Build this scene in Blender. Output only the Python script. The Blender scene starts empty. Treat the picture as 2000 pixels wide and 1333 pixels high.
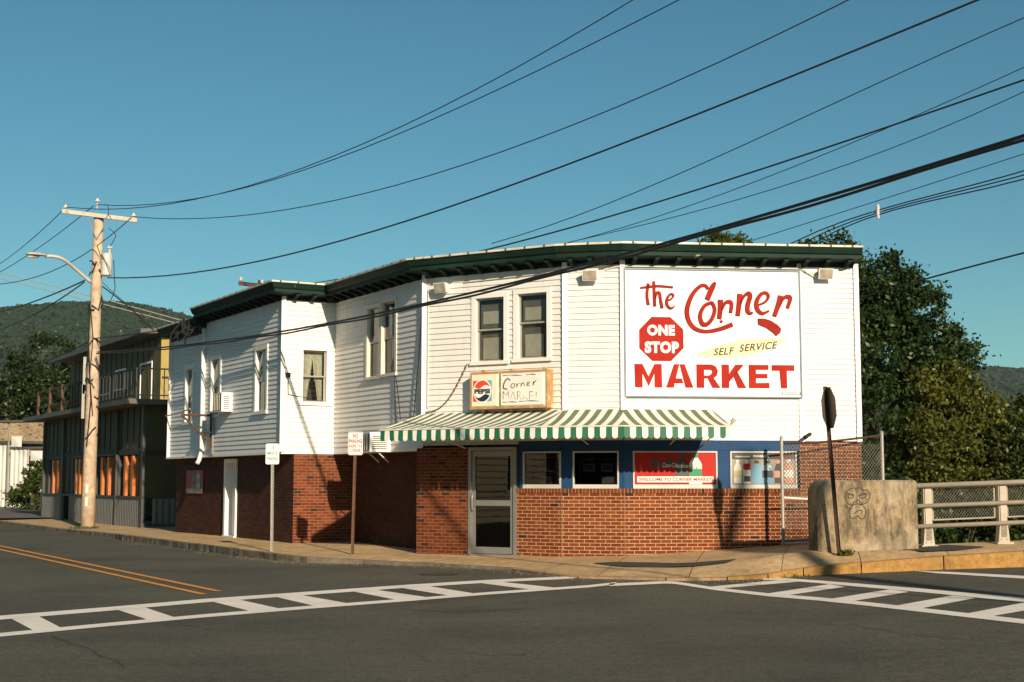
import bpy, bmesh, math, random
import numpy as np
from mathutils import Vector

random.seed(7)
rng = np.random.default_rng(11)
R = math.radians
scene = bpy.context.scene
COL = scene.collection

# ------------------------------------------------------------------ camera
F_PX, CX, CY = 2778.0, 1000.0, 666.5
PITCH = math.atan(273.0 / F_PX)
CAMZ = 1.6
cam_d = bpy.data.cameras.new('camera')
cam = bpy.data.objects.new('camera', cam_d)
COL.objects.link(cam)
cam.location = (0, 0, CAMZ)
cam.rotation_euler = (math.pi / 2 + PITCH, 0, 0)
cam_d.sensor_width = 36.0
cam_d.lens = 36.0 * F_PX / 2000.0
cam_d.clip_start = 0.1
cam_d.clip_end = 9000
scene.camera = cam

# ------------------------------------------------------------------ world, sun, exposure
SUN_A, SUN_E = 22.0, 22.5
HX, HY = -math.sin(R(SUN_A)), math.cos(R(SUN_A))          # horizontal heading of the light
world = bpy.data.worlds.new('World')
scene.world = world
world.use_nodes = True
wn = world.node_tree
wn.nodes.clear()
w_out = wn.nodes.new('ShaderNodeOutputWorld')
w_bg = wn.nodes.new('ShaderNodeBackground')
w_sky = wn.nodes.new('ShaderNodeTexSky')
w_sky.sky_type = 'NISHITA'
w_sky.sun_disc = False
w_sky.sun_elevation = R(SUN_E)
w_sky.sun_rotation = math.atan2(-HX, -HY)
w_sky.air_density = 0.85
w_sky.dust_density = 0.6
w_sky.ozone_density = 3.0
w_tint = wn.nodes.new('ShaderNodeMix')
w_tint.data_type = 'RGBA'
w_tint.blend_type = 'MULTIPLY'
w_tint.inputs['Factor'].default_value = 1.0
w_tint.inputs['B'].default_value = (0.72, 1.0, 0.83, 1)
wn.links.new(w_sky.outputs['Color'], w_tint.inputs['A'])
w_hsv = wn.nodes.new('ShaderNodeHueSaturation')
w_hsv.inputs['Saturation'].default_value = 1.12
wn.links.new(w_tint.outputs['Result'], w_hsv.inputs['Color'])
wn.links.new(w_hsv.outputs['Color'], w_bg.inputs['Color'])
w_bg.inputs['Strength'].default_value = 0.070
wn.links.new(w_bg.outputs['Background'], w_out.inputs['Surface'])

sun_d = bpy.data.lights.new('sun', 'SUN')
sun = bpy.data.objects.new('sun', sun_d)
COL.objects.link(sun)
sun_d.energy = 5.0
sun_d.angle = R(0.7)
sun_d.color = (1.0, 0.83, 0.62)
sv = Vector((HX * math.cos(R(SUN_E)), HY * math.cos(R(SUN_E)), -math.sin(R(SUN_E))))
sun.rotation_euler = sv.to_track_quat('-Z', 'Y').to_euler()

scene.view_settings.view_transform = 'Standard'
scene.view_settings.look = 'None'
scene.view_settings.exposure = 0.42
scene.view_settings.gamma = 1.0


# ------------------------------------------------------------------ measuring helpers
def ray(u, v):
    a, b = (u - CX) / F_PX, (CY - v) / F_PX
    return (a, math.cos(PITCH) - b * math.sin(PITCH), math.sin(PITCH) + b * math.cos(PITCH))


def gp(u, v, z=0.0):
    """point seen at (u, v) on the level z"""
    r = ray(u, v)
    t = (z - CAMZ) / r[2]
    return Vector((r[0] * t, r[1] * t, z))


def at(u, v, y):
    r = ray(u, v)
    t = y / r[1]
    return Vector((r[0] * t, y, CAMZ + r[2] * t))


def rz(x, y):
    """height of the carriageway: level, then climbing to the bridge"""
    return 0.03 * max(0.0, min(x, 30.0) - 3.0)


def rp(u, v, dz=0.0):
    z = 0.0
    for _ in range(8):
        p = gp(u, v, z)
        z = rz(p.x, p.y)
    p.z = z + dz
    return p


S = Vector((-0.5, 0.8660254, 0))        # along the street, away from the camera
T = Vector((0.8660254, 0.5, 0))         # across it, towards the store
Z = Vector((0, 0, 1))


class Wall:
    """a vertical plane; s runs left to right as seen from outside, n points out"""

    def __init__(self, p, q):
        self.p = Vector((p[0], p[1], 0))
        q = Vector((q[0], q[1], 0))
        self.len = (q - self.p).length
        self.d = (q - self.p).normalized()
        self.n = Vector((self.d.y, -self.d.x, 0))

    def pt(self, s, z, o=0.0):
        v = self.p + self.d * s + self.n * o
        v.z = z
        return v

    def sz(self, u, v, o=0.0):
        r = Vector(ray(u, v))
        c = Vector((0, 0, CAMZ))
        t = ((self.p + self.n * o) - c).dot(self.n) / r.dot(self.n)
        h = c + r * t
        return (h - self.p).dot(self.d), h.z

    def rect(self, u0, v0, u1, v1, o=0.0):
        um, vm = (u0 + u1) / 2, (v0 + v1) / 2
        return self.sz(u0, vm, o)[0], self.sz(u1, vm, o)[0], self.sz(um, v1, o)[1], self.sz(um, v0, o)[1]


# ------------------------------------------------------------------ mesh builder
ORG = {}


class MB:
    def __init__(self):
        self.v, self.f, self.m, self.uv = [], [], [], []

    def face(self, pts, m=0, uv=None):
        k = len(self.v)
        self.v.extend(tuple(p) for p in pts)
        self.f.append(tuple(range(k, k + len(pts))))
        self.m.append(m)
        self.uv.append(uv if uv else [(0, 0)] * len(pts))

    def hexa(self, c, m=0):
        """c: eight corners, four below then four above, same winding"""
        k = len(self.v)
        self.v.extend(tuple(p) for p in c)
        for q in ((0, 3, 2, 1), (4, 5, 6, 7), (0, 1, 5, 4), (1, 2, 6, 5), (2, 3, 7, 6), (3, 0, 4, 7)):
            self.f.append(tuple(k + i for i in q))
            self.m.append(m)
            a = [c[i] for i in q]
            e = (Vector(a[1]) - Vector(a[0])).length
            g = (Vector(a[2]) - Vector(a[1])).length
            self.uv.append([(0, 0), (e, 0), (e, g), (0, g)])

    def wbox(self, w, s0, s1, z0, z1, o0, o1, m=0):
        self.hexa([w.pt(s0, z0, o1), w.pt(s1, z0, o1), w.pt(s1, z0, o0), w.pt(s0, z0, o0),
                   w.pt(s0, z1, o1), w.pt(s1, z1, o1), w.pt(s1, z1, o0), w.pt(s0, z1, o0)], m)

    def box(self, c, ex, ey, ez, m=0):
        c, ex, ey, ez = Vector(c), Vector(ex) / 2, Vector(ey) / 2, Vector(ez) / 2
        self.hexa([c - ex - ey - ez, c + ex - ey - ez, c + ex + ey - ez, c - ex + ey - ez,
                   c - ex - ey + ez, c + ex - ey + ez, c + ex + ey + ez, c - ex + ey + ez], m)

    def tube(self, pts, r, n=8, m=0, cap=True):
        pts = [Vector(p) for p in pts]
        rr = r if isinstance(r, (list, tuple)) else [r] * len(pts)
        k0 = len(self.v)
        a_prev = None
        for i, p in enumerate(pts):
            d = (pts[min(i + 1, len(pts) - 1)] - pts[max(i - 1, 0)])
            d = d.normalized() if d.length > 1e-9 else Vector((0, 0, 1))
            if a_prev is None:
                a = d.orthogonal().normalized()
            else:
                a = (a_prev - d * a_prev.dot(d))
                a = a.normalized() if a.length > 1e-6 else d.orthogonal().normalized()
            a_prev = a
            b = d.cross(a)
            for j in range(n):
                t = 2 * math.pi * j / n
                self.v.append(tuple(p + (a * math.cos(t) + b * math.sin(t)) * rr[i]))
        for i in range(len(pts) - 1):
            for j in range(n):
                q = (k0 + i * n + j, k0 + i * n + (j + 1) % n, k0 + (i + 1) * n + (j + 1) % n, k0 + (i + 1) * n + j)
                self.f.append(q)
                self.m.append(m)
                self.uv.append([(0, 0)] * 4)
        if cap:
            for i in (0, len(pts) - 1):
                q = [k0 + i * n + j for j in range(n)]
                self.f.append(tuple(q[::-1] if i == 0 else q))
                self.m.append(m)
                self.uv.append([(0, 0)] * n)

    def prism(self, poly, fr, th, m=0, back=True):
        """poly: 2-D outline in frame fr(a, b, c); c from 0 to th"""
        n = len(poly)
        self.face([fr(a, b, th) for a, b in poly], m)
        if back:
            self.face([fr(a, b, 0) for a, b in poly][::-1], m)
        for i in range(n):
            a, b = poly[i], poly[(i + 1) % n]
            self.face([fr(a[0], a[1], th), fr(a[0], a[1], 0), fr(b[0], b[1], 0), fr(b[0], b[1], th)], m)

    def build(self, name, mats, parent=None, smooth=False, origin=None):
        if not isinstance(mats, (list, tuple)):
            mats = [mats]
        org = ORG[parent.name] if parent is not None else Vector(origin if origin is not None else (0, 0, 0))
        me = bpy.data.meshes.new(name)
        me.from_pydata([tuple(Vector(v) - org) for v in self.v], [], self.f)
        for x in mats:
            me.materials.append(x)
        me.polygons.foreach_set('material_index', self.m)
        uvl = me.uv_layers.new(name='UVMap')
        flat = [c for face in self.uv for t in face for c in t]
        uvl.data.foreach_set('uv', flat)
        if smooth:
            me.polygons.foreach_set('use_smooth', [True] * len(me.polygons))
        me.update()
        bm = bmesh.new()
        bm.from_mesh(me)
        if len(bm.faces) < 60000:
            bmesh.ops.recalc_face_normals(bm, faces=bm.faces) if smooth else None
        bm.to_mesh(me)
        bm.free()
        o = bpy.data.objects.new(name, me)
        COL.objects.link(o)
        ORG[o.name] = org
        if parent is not None:
            o.parent = parent
        else:
            o.location = org
        return o


def tag(o, label=None, cat=None, group=None, kind=None):
    if label:
        o['label'] = label
    if cat:
        o['category'] = cat
    if group:
        o['group'] = group
    if kind:
        o['kind'] = kind
    return o


def thing(name, loc, label, cat, group=None):
    o = bpy.data.objects.new(name, None)
    o.empty_display_size = 0.3
    COL.objects.link(o)
    o.location = loc
    ORG[o.name] = Vector(loc)
    return tag(o, label, cat, group)


# ------------------------------------------------------------------ materials
def nodes(name):
    m = bpy.data.materials.new(name)
    m.use_nodes = True
    nt = m.node_tree
    b = nt.nodes['Principled BSDF']
    return m, nt, b


def N(nt, t, **kw):
    n = nt.nodes.new(t)
    for k, v in kw.items():
        if k.startswith('i_'):
            n.inputs[k[2:].replace('_', ' ')].default_value = v
        else:
            setattr(n, k, v)
    return n


def coords(nt, kind='Object', scale=None):
    tc = N(nt, 'ShaderNodeTexCoord')
    if scale is None:
        return tc.outputs[kind]
    mp = N(nt, 'ShaderNodeMapping')
    mp.inputs['Scale'].default_value = scale
    nt.links.new(tc.outputs[kind], mp.inputs['Vector'])
    return mp.outputs['Vector']


def ramp(nt, fac, stops, interp='LINEAR'):
    r = N(nt, 'ShaderNodeValToRGB')
    r.color_ramp.interpolation = interp
    els = r.color_ramp.elements
    while len(els) > 1:
        els.remove(els[-1])
    els[0].position, els[0].color = stops[0][0], (*stops[0][1], 1)
    for p, c in stops[1:]:
        e = els.new(p)
        e.color = (*c, 1)
    nt.links.new(fac, r.inputs['Fac'])
    return r.outputs['Color']


def mix(nt, fac, a, b, mode='MIX'):
    n = N(nt, 'ShaderNodeMix', data_type='RGBA', blend_type=mode)
    for k, x in (('Factor', fac), ('A', a), ('B', b)):
        if hasattr(x, 'is_linked') or hasattr(x, 'links'):
            nt.links.new(x, n.inputs[k])
        elif isinstance(x, (int, float)):
            n.inputs[k].default_value = x if k == 'Factor' else (x, x, x, 1)
        else:
            n.inputs[k].default_value = (*x, 1)
    return n.outputs['Result']


def noise(nt, vec, scale, detail=4, rough=0.6, dist=0.0):
    n = N(nt, 'ShaderNodeTexNoise')
    n.inputs['Scale'].default_value = scale
    n.inputs['Detail'].default_value = detail
    n.inputs['Roughness'].default_value = rough
    n.inputs['Distortion'].default_value = dist
    nt.links.new(vec, n.inputs['Vector'])
    return n.outputs['Fac']


def bump(nt, b, h, strength=0.3, dist=0.01):
    n = N(nt, 'ShaderNodeBump')
    n.inputs['Strength'].default_value = strength
    n.inputs['Distance'].default_value = dist
    nt.links.new(h, n.inputs['Height'])
    nt.links.new(n.outputs['Normal'], b.inputs['Normal'])


def paint(name, col, rough=0.5, var=0.12, scale=3.0, metal=0.0, dirt=None, dirt_at=0.62, bmp=0.0, spec=None):
    m, nt, b = nodes(name)
    v = coords(nt)
    f = noise(nt, v, scale, 5)
    c = ramp(nt, f, [(0.3, tuple(x * (1 - var) for x in col)), (0.7, tuple(min(1, x * (1 + var)) for x in col))])
    if dirt:
        f2 = noise(nt, v, scale * 1.7 + 0.7, 7, 0.68, 0.4)
        k = ramp(nt, f2, [(dirt_at, (0, 0, 0)), (dirt_at + 0.07, (1, 1, 1))])
        c = mix(nt, k, c, dirt)
    nt.links.new(c, b.inputs['Base Color'])
    b.inputs['Roughness'].default_value = rough
    b.inputs['Metallic'].default_value = metal
    if spec is not None:
        b.inputs['Specular IOR Level'].default_value = spec
    if bmp:
        bump(nt, b, noise(nt, v, 40, 4), bmp, 0.01)
    return m


def m_siding(name, col):
    m, nt, b = nodes(name)
    v = coords(nt)
    f = noise(nt, coords(nt, 'Object', (1.2, 1.2, 0.35)), 1.6, 6)
    c = ramp(nt, f, [(0.3, tuple(x * 0.93 for x in col)), (0.68, col)])
    g = noise(nt, coords(nt, 'Object', (6, 6, 0.7)), 1.4, 6, 0.7)
    k = ramp(nt, g, [(0.54, (0, 0, 0)), (0.76, (0.55, 0.55, 0.55))])
    c = mix(nt, k, c, (0.50, 0.45, 0.36))
    nt.links.new(c, b.inputs['Base Color'])
    b.inputs['Roughness'].default_value = 0.55
    bump(nt, b, noise(nt, coords(nt, 'Object', (3, 3, 40)), 3, 3), 0.08, 0.01)
    return m


def m_brick(name, c1, c2, c3, mortar, w=0.205, h=0.0685, gap=0.0105, off=0.5, dark=0.04):
    m, nt, b = nodes(name)
    v = coords(nt, 'UV')
    br = N(nt, 'ShaderNodeTexBrick')
    br.offset = off
    br.inputs['Scale'].default_value = 1
    br.inputs['Brick Width'].default_value = w
    br.inputs['Row Height'].default_value = h
    br.inputs['Mortar Size'].default_value = gap / 2
    br.inputs['Mortar Smooth'].default_value = 0.15
    br.inputs['Bias'].default_value = 0.0
    br.inputs['Color1'].default_value = (0, 0, 0, 1)
    br.inputs['Color2'].default_value = (1, 1, 1, 1)
    br.inputs['Mortar'].default_value = (0.5, 0.5, 0.5, 1)
    nt.links.new(v, br.inputs['Vector'])
    body = ramp(nt, br.outputs['Color'], [(0.0, (0.045, 0.022, 0.014)), (dark, (0.045, 0.022, 0.014)), (dark + 0.01, c1), (0.55, c2), (1.0, c3)])
    f = noise(nt, v, 14, 5, 0.7)
    body = mix(nt, 0.55, body, ramp(nt, f, [(0.25, (0.45, 0.45, 0.45)), (0.75, (1.35, 1.3, 1.3))]), 'MULTIPLY')
    g = noise(nt, v, 0.9, 5, 0.6)
    body = mix(nt, 0.8, body, ramp(nt, g, [(0.3, (0.55, 0.55, 0.55)), (0.7, (1.2, 1.2, 1.2))]), 'MULTIPLY')
    mo = mix(nt, 0.8, mortar, ramp(nt, noise(nt, v, 9, 5), [(0.3, (0.6, 0.6, 0.6)), (0.7, (1.1, 1.1, 1.1))]), 'MULTIPLY')
    c = mix(nt, br.outputs['Fac'], body, mo)
    nt.links.new(c, b.inputs['Base Color'])
    b.inputs['Roughness'].default_value = 0.85
    b.inputs['Specular IOR Level'].default_value = 0.2
    inv = N(nt, 'ShaderNodeMath', operation='SUBTRACT')
    inv.inputs[0].default_value = 1.0
    nt.links.new(br.outputs['Fac'], inv.inputs[1])
    ad = N(nt, 'ShaderNodeMath', operation='MULTIPLY_ADD')
    nt.links.new(f, ad.inputs[0])
    ad.inputs[1].default_value = 0.3
    nt.links.new(inv.outputs[0], ad.inputs[2])
    bump(nt, b, ad.outputs[0], 0.5, 0.006)
    return m


def m_glass(name, tint=(0.55, 0.6, 0.6), refl=0.08):
    m, nt, b = nodes(name)
    nt.nodes.remove(b)
    out = nt.nodes['Material Output']
    tr = N(nt, 'ShaderNodeBsdfTransparent')
    tr.inputs['Color'].default_value = (*tint, 1)
    gl = N(nt, 'ShaderNodeBsdfGlossy')
    gl.inputs['Roughness'].default_value = 0.015
    fr = N(nt, 'ShaderNodeFresnel')
    ge = N(nt, 'ShaderNodeNewGeometry')
    io = N(nt, 'ShaderNodeMath', operation='MULTIPLY_ADD')
    nt.links.new(ge.outputs['Backfacing'], io.inputs[0])
    io.inputs[1].default_value = 1 / 1.5 - 1.5
    io.inputs[2].default_value = 1.5
    nt.links.new(io.outputs[0], fr.inputs['IOR'])
    ad = N(nt, 'ShaderNodeMath', operation='ADD')
    ad.inputs[1].default_value = refl
    nt.links.new(fr.outputs[0], ad.inputs[0])
    bp = N(nt, 'ShaderNodeBump')
    bp.inputs['Strength'].default_value = 0.012
    bp.inputs['Distance'].default_value = 0.02
    nt.links.new(noise(nt, coords(nt), 2.5, 2), bp.inputs['Height'])
    nt.links.new(bp.outputs['Normal'], gl.inputs['Normal'])
    mx = N(nt, 'ShaderNodeMixShader')
    nt.links.new(ad.outputs[0], mx.inputs[0])
    nt.links.new(tr.outputs[0], mx.inputs[1])
    nt.links.new(gl.outputs[0], mx.inputs[2])
    nt.links.new(mx.outputs[0], out.inputs['Surface'])
    return m


def m_leaf(name, c_dark, c_light, trans=0.25, scale=0.8):
    m, nt, b = nodes(name)
    nt.nodes.remove(b)
    out = nt.nodes['Material Output']
    v = coords(nt)
    f = noise(nt, v, scale, 4, 0.7)
    c = ramp(nt, f, [(0.3, c_dark), (0.72, c_light)])
    g = noise(nt, v, 9, 2)
    c = mix(nt, 0.6, c, ramp(nt, g, [(0.3, (0.55, 0.6, 0.5)), (0.7, (1.4, 1.35, 1.2))]), 'MULTIPLY')
    d = N(nt, 'ShaderNodeBsdfDiffuse')
    nt.links.new(c, d.inputs['Color'])
    t = N(nt, 'ShaderNodeBsdfTranslucent')
    nt.links.new(mix(nt, 1.0, c, (1.1, 1.2, 0.5), 'MULTIPLY'), t.inputs['Color'])
    mx = N(nt, 'ShaderNodeMixShader')
    mx.inputs[0].default_value = trans
    nt.links.new(d.outputs[0], mx.inputs[1])
    nt.links.new(t.outputs[0], mx.inputs[2])
    gs = N(nt, 'ShaderNodeBsdfGlossy')
    gs.inputs['Roughness'].default_value = 0.45
    gs.inputs['Color'].default_value = (0.8, 0.85, 0.7, 1)
    m2 = N(nt, 'ShaderNodeMixShader')
    m2.inputs[0].default_value = 0.025
    nt.links.new(mx.outputs[0], m2.inputs[1])
    nt.links.new(gs.outputs[0], m2.inputs[2])
    nt.links.new(m2.outputs[0], out.inputs['Surface'])
    return m


def m_asphalt():
    m, nt, b = nodes('asphalt')
    v = coords(nt)
    f = noise(nt, v, 70, 4, 0.8)
    c = ramp(nt, f, [(0.36, (0.038, 0.036, 0.028)), (0.5, (0.080, 0.076, 0.060)), (0.62, (0.125, 0.117, 0.092)), (0.70, (0.32, 0.29, 0.23))])
    sp = noise(nt, v, 26, 3, 0.7)
    c = mix(nt, 0.8, c, ramp(nt, sp, [(0.35, (0.62, 0.62, 0.62)), (0.65, (1.28, 1.28, 1.25))]), 'MULTIPLY')
    s3 = noise(nt, v, 9, 4, 0.75)
    c = mix(nt, 0.8, c, ramp(nt, s3, [(0.36, (0.74, 0.74, 0.75)), (0.64, (1.2, 1.2, 1.17))]), 'MULTIPLY')
    g = noise(nt, v, 0.28, 6, 0.6)
    c = mix(nt, 1.0, c, ramp(nt, g, [(0.32, (0.70, 0.70, 0.72)), (0.5, (1.0, 1.0, 0.98)), (0.68, (1.22, 1.2, 1.14))]), 'MULTIPLY')
    g2 = noise(nt, coords(nt, 'Object', (0.5, 2.4, 1)), 1.1, 5, 0.62)
    c = mix(nt, 0.6, c, ramp(nt, g2, [(0.35, (0.84, 0.84, 0.85)), (0.65, (1.08, 1.08, 1.06))]), 'MULTIPLY')
    vo = N(nt, 'ShaderNodeTexVoronoi', feature='DISTANCE_TO_EDGE')
    vo.inputs['Scale'].default_value = 0.21
    wob = N(nt, 'ShaderNodeTexNoise')
    wob.inputs['Scale'].default_value = 1.2
    wob.inputs['Detail'].default_value = 5
    nt.links.new(v, wob.inputs['Vector'])
    wv = N(nt, 'ShaderNodeVectorMath', operation='MULTIPLY_ADD')
    wv.inputs[1].default_value = (1.3, 1.3, 0)
    nt.links.new(wob.outputs['Color'], wv.inputs[0])
    nt.links.new(v, wv.inputs[2])
    nt.links.new(wv.outputs[0], vo.inputs['Vector'])
    k = ramp(nt, vo.outputs['Distance'], [(0.0, (1, 1, 1)), (0.0035, (0, 0, 0))])
    sel = ramp(nt, noise(nt, v, 0.35, 3), [(0.53, (0, 0, 0)), (0.62, (0.75, 0.75, 0.75))])
    k = mix(nt, 1.0, k, sel, 'MULTIPLY')
    c = mix(nt, k, c, (0.02, 0.019, 0.017))
    nt.links.new(c, b.inputs['Base Color'])
    b.inputs['Roughness'].default_value = 0.9
    b.inputs['Specular IOR Level'].default_value = 0.25
    bump(nt, b, f, 0.55, 0.006)
    return m


def m_concrete(name, col, joints=None, stain=(0.12, 0.10, 0.075), spots=True, rough=0.9):
    m, nt, b = nodes(name)
    v = coords(nt)
    f = noise(nt, v, 60, 4, 0.75)
    c = ramp(nt, f, [(0.3, tuple(x * 0.62 for x in col)), (0.55, col), (0.75, tuple(min(1, x * 1.28) for x in col))])
    g = noise(nt, v, 1.1, 6, 0.65)
    c = mix(nt, 0.9, c, ramp(nt, g, [(0.3, (0.62, 0.62, 0.64)), (0.7, (1.16, 1.14, 1.1))]), 'MULTIPLY')
    g9 = noise(nt, v, 8, 5, 0.75)
    c = mix(nt, 0.9, c, ramp(nt, g9, [(0.34, (0.66, 0.65, 0.64)), (0.5, (1, 1, 1)), (0.66, (1.2, 1.2, 1.18))]), 'MULTIPLY')
    if spots:
        h = noise(nt, v, 2.3, 7, 0.7, 0.6)
        k = ramp(nt, h, [(0.6, (0, 0, 0)), (0.72, (0.7, 0.7, 0.7))])
        c = mix(nt, k, c, stain)
    if joints:
        br = N(nt, 'ShaderNodeTexBrick')
        br.offset = 0.0
        br.inputs['Scale'].default_value = 1
        br.inputs['Brick Width'].default_value = joints[0]
        br.inputs['Row Height'].default_value = joints[1]
        br.inputs['Mortar Size'].default_value = 0.009
        br.inputs['Mortar Smooth'].default_value = 0.2
        nt.links.new(coords(nt, 'UV'), br.inputs['Vector'])
        c = mix(nt, br.outputs['Fac'], c, (0.05, 0.042, 0.03))
    nt.links.new(c, b.inputs['Base Color'])
    b.inputs['Roughness'].default_value = rough
    b.inputs['Specular IOR Level'].default_value = 0.2
    bump(nt, b, f, 0.4, 0.006)
    return m


def m_worn_line(name, col, wear=0.42):
    m, nt, b = nodes(name)
    v = coords(nt)
    f = noise(nt, v, 75, 4, 0.75)
    g = noise(nt, v, 2.2, 5, 0.7)
    s = N(nt, 'ShaderNodeMath', operation='MULTIPLY_ADD')
    nt.links.new(g, s.inputs[0])
    s.inputs[1].default_value = 0.55
    nt.links.new(f, s.inputs[2])
    k = ramp(nt, s.outputs[0], [(wear + 0.08, (1, 1, 1)), (wear + 0.2, (0, 0, 0))])
    c0 = ramp(nt, g, [(0.3, tuple(x * 0.82 for x in col)), (0.7, col)])
    c = mix(nt, k, c0, (0.09, 0.085, 0.07))
    nt.links.new(c, b.inputs['Base Color'])
    b.inputs['Roughness'].default_value = 0.8
    bump(nt, b, f, 0.3, 0.004)
    return m


def m_stripe(name, ca, cb):
    """two cloth colours by the whole part of U"""
    m, nt, b = nodes(name)
    sp = N(nt, 'ShaderNodeSeparateXYZ')
    nt.links.new(coords(nt, 'UV'), sp.inputs[0])
    md = N(nt, 'ShaderNodeMath', operation='PINGPONG')
    md.inputs[1].default_value = 1.0
    nt.links.new(sp.outputs[0], md.inputs[0])
    fl = N(nt, 'ShaderNodeMath', operation='FLOORED_MODULO')
    fl.inputs[1].default_value = 2.0
    nt.links.new(sp.outputs[0], fl.inputs[0])
    gt = N(nt, 'ShaderNodeMath', operation='GREATER_THAN')
    gt.inputs[1].default_value = 1.0
    nt.links.new(fl.outputs[0], gt.inputs[0])
    c = mix(nt, gt.outputs[0], ca, cb)
    f = noise(nt, coords(nt), 2.6, 5, 0.65)
    c = mix(nt, 0.6, c, ramp(nt, f, [(0.3, (0.78, 0.78, 0.74)), (0.65, (1.06, 1.06, 1.06))]), 'MULTIPLY')
    nt.links.new(c, b.inputs['Base Color'])
    b.inputs['Roughness'].default_value = 0.6
    return m


def m_corrugated(name, col, pitch=0.09, depth=0.5, axis_uv=True):
    m, nt, b = nodes(name)
    v = coords(nt)
    f = noise(nt, v, 1.5, 6, 0.65)
    c = ramp(nt, f, [(0.3, tuple(x * 0.8 for x in col)), (0.7, col)])
    h = noise(nt, coords(nt, 'Object', (3, 3, 0.6)), 1.4, 7, 0.7)
    k = ramp(nt, h, [(0.63, (0, 0, 0)), (0.75, (0.6, 0.6, 0.6))])
    c = mix(nt, k, c, (0.30, 0.19, 0.11))
    nt.links.new(c, b.inputs['Base Color'])
    b.inputs['Roughness'].default_value = 0.5
    return m


M = {}
M['siding'] = m_siding('white_siding', (0.74, 0.725, 0.69))
M['trim'] = paint('white_trim', (0.78, 0.76, 0.72), 0.5, 0.05, 2.0, dirt=(0.5, 0.42, 0.32), dirt_at=0.68)
M['cream'] = paint('cream_trim', (0.66, 0.62, 0.52), 0.5, 0.08)
M['green_paint'] = paint('peeling_green_paint', (0.010, 0.030, 0.021), 0.6, 0.35, 1.3, dirt=(0.42, 0.33, 0.22), dirt_at=0.66, bmp=0.3, spec=0.15)
M['bracket'] = paint('bracket_paint', (0.012, 0.024, 0.018), 0.7, 0.3, 4.0, spec=0.1, dirt=(0.35, 0.27, 0.18), dirt_at=0.68)
M['drip'] = paint('roof_edge_metal', (0.62, 0.56, 0.45), 0.5, 0.2, 2.0, dirt=(0.12, 0.08, 0.05), dirt_at=0.62)
M['roofing'] = paint('black_roofing', (0.05, 0.05, 0.05), 0.9, 0.2)
M['brick'] = m_brick('red_brick', (0.155, 0.034, 0.009), (0.20, 0.048, 0.0115), (0.25, 0.070, 0.017), (0.55, 0.36, 0.22), gap=0.0125, dark=0.018)
M['soldier'] = m_brick('soldier_brick', (0.155, 0.034, 0.009), (0.20, 0.048, 0.0115), (0.25, 0.070, 0.017), (0.42, 0.28, 0.17), w=0.068, h=0.20, off=0.0)
M['brick_old'] = m_brick('old_brick', (0.12, 0.026, 0.010), (0.17, 0.040, 0.013), (0.23, 0.064, 0.021), (0.30, 0.17, 0.10), dark=0.07)
M['brick_shaded'] = m_brick('shaded_brick', (0.048, 0.014, 0.007), (0.072, 0.021, 0.010), (0.10, 0.031, 0.014), (0.075, 0.038, 0.022), dark=0.05)  # darker brick, colour lowered further to stand in for deep shade
M['blue'] = paint('blue_paint', (0.013, 0.055, 0.14), 0.55, 0.15, spec=0.15)
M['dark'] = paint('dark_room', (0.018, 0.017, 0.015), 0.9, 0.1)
M['room'] = paint('dim_room', (0.06, 0.05, 0.04), 0.9, 0.2)
M['glass'] = m_glass('window_glass', (0.75, 0.78, 0.76), 0.02)
M['glass_dark'] = m_glass('shop_glass', (0.30, 0.32, 0.32), 0.0)
M['sash'] = paint('sash_metal', (0.34, 0.31, 0.27), 0.45, 0.1, metal=0.2)
M['curtain'] = paint('lace_curtain', (0.55, 0.52, 0.40), 0.9, 0.2, 14)
M['blind'] = paint('window_blind', (0.44, 0.40, 0.32), 0.8, 0.15, 3)
M['shop_frame_shaded'] = paint('shop_frame_shaded', (0.52, 0.50, 0.46), 0.5, 0.1, 3)  # white trim greyed, with the awning's shade put into the colour
M['screen'] = paint('insect_screen', (0.13, 0.115, 0.09), 0.9, 0.2)
M['alu'] = paint('aluminium', (0.30, 0.30, 0.285), 0.4, 0.08, metal=0.5)
M['steel'] = paint('galvanised_steel', (0.36, 0.34, 0.30), 0.5, 0.15, 6, metal=0.4)
M['rail'] = paint('railing_paint', (0.40, 0.35, 0.27), 0.5, 0.12, 5, metal=0.15, dirt=(0.25, 0.16, 0.09), dirt_at=0.7)
M['rust'] = paint('rusty_steel', (0.12, 0.055, 0.028), 0.8, 0.35, 9)
M['rust_frame'] = paint('rusty_sign_frame', (0.42, 0.24, 0.09), 0.6, 0.25, 4, dirt=(0.60, 0.52, 0.38), dirt_at=0.56)
M['rust_dark'] = paint('dark_rusty_steel', (0.045, 0.022, 0.013), 0.8, 0.3, 9)
M['black'] = paint('black_rubber', (0.012, 0.012, 0.012), 0.6, 0.1)
M['cable'] = paint('black_cable', (0.010, 0.011, 0.012), 0.55, 0.1)
M['pale_wire'] = paint('bare_wire', (0.42, 0.38, 0.32), 0.5, 0.1)
M['sign_white'] = paint('sign_white', (0.82, 0.81, 0.775), 0.5, 0.02, 1.0)
M['sign_red'] = paint('sign_red', (0.36, 0.020, 0.012), 0.6, 0.14, 2.2, spec=0.08)
M['cut_red'] = paint('cutout_letter_red', (0.30, 0.016, 0.009), 0.6, 0.2, 3.0, spec=0.1)
M['lens_yellow'] = paint('sign_yellow', (0.80, 0.66, 0.36), 0.5, 0.05)
M['ink'] = paint('black_ink', (0.02, 0.018, 0.015), 0.6, 0.1)
M['frame_blue'] = paint('sign_frame', (0.16, 0.22, 0.27), 0.5, 0.2, 4, dirt=(0.40, 0.28, 0.18), dirt_at=0.64)
M['panel_cream'] = paint('lit_panel', (0.80, 0.73, 0.55), 0.4, 0.06, 2.0)
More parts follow.
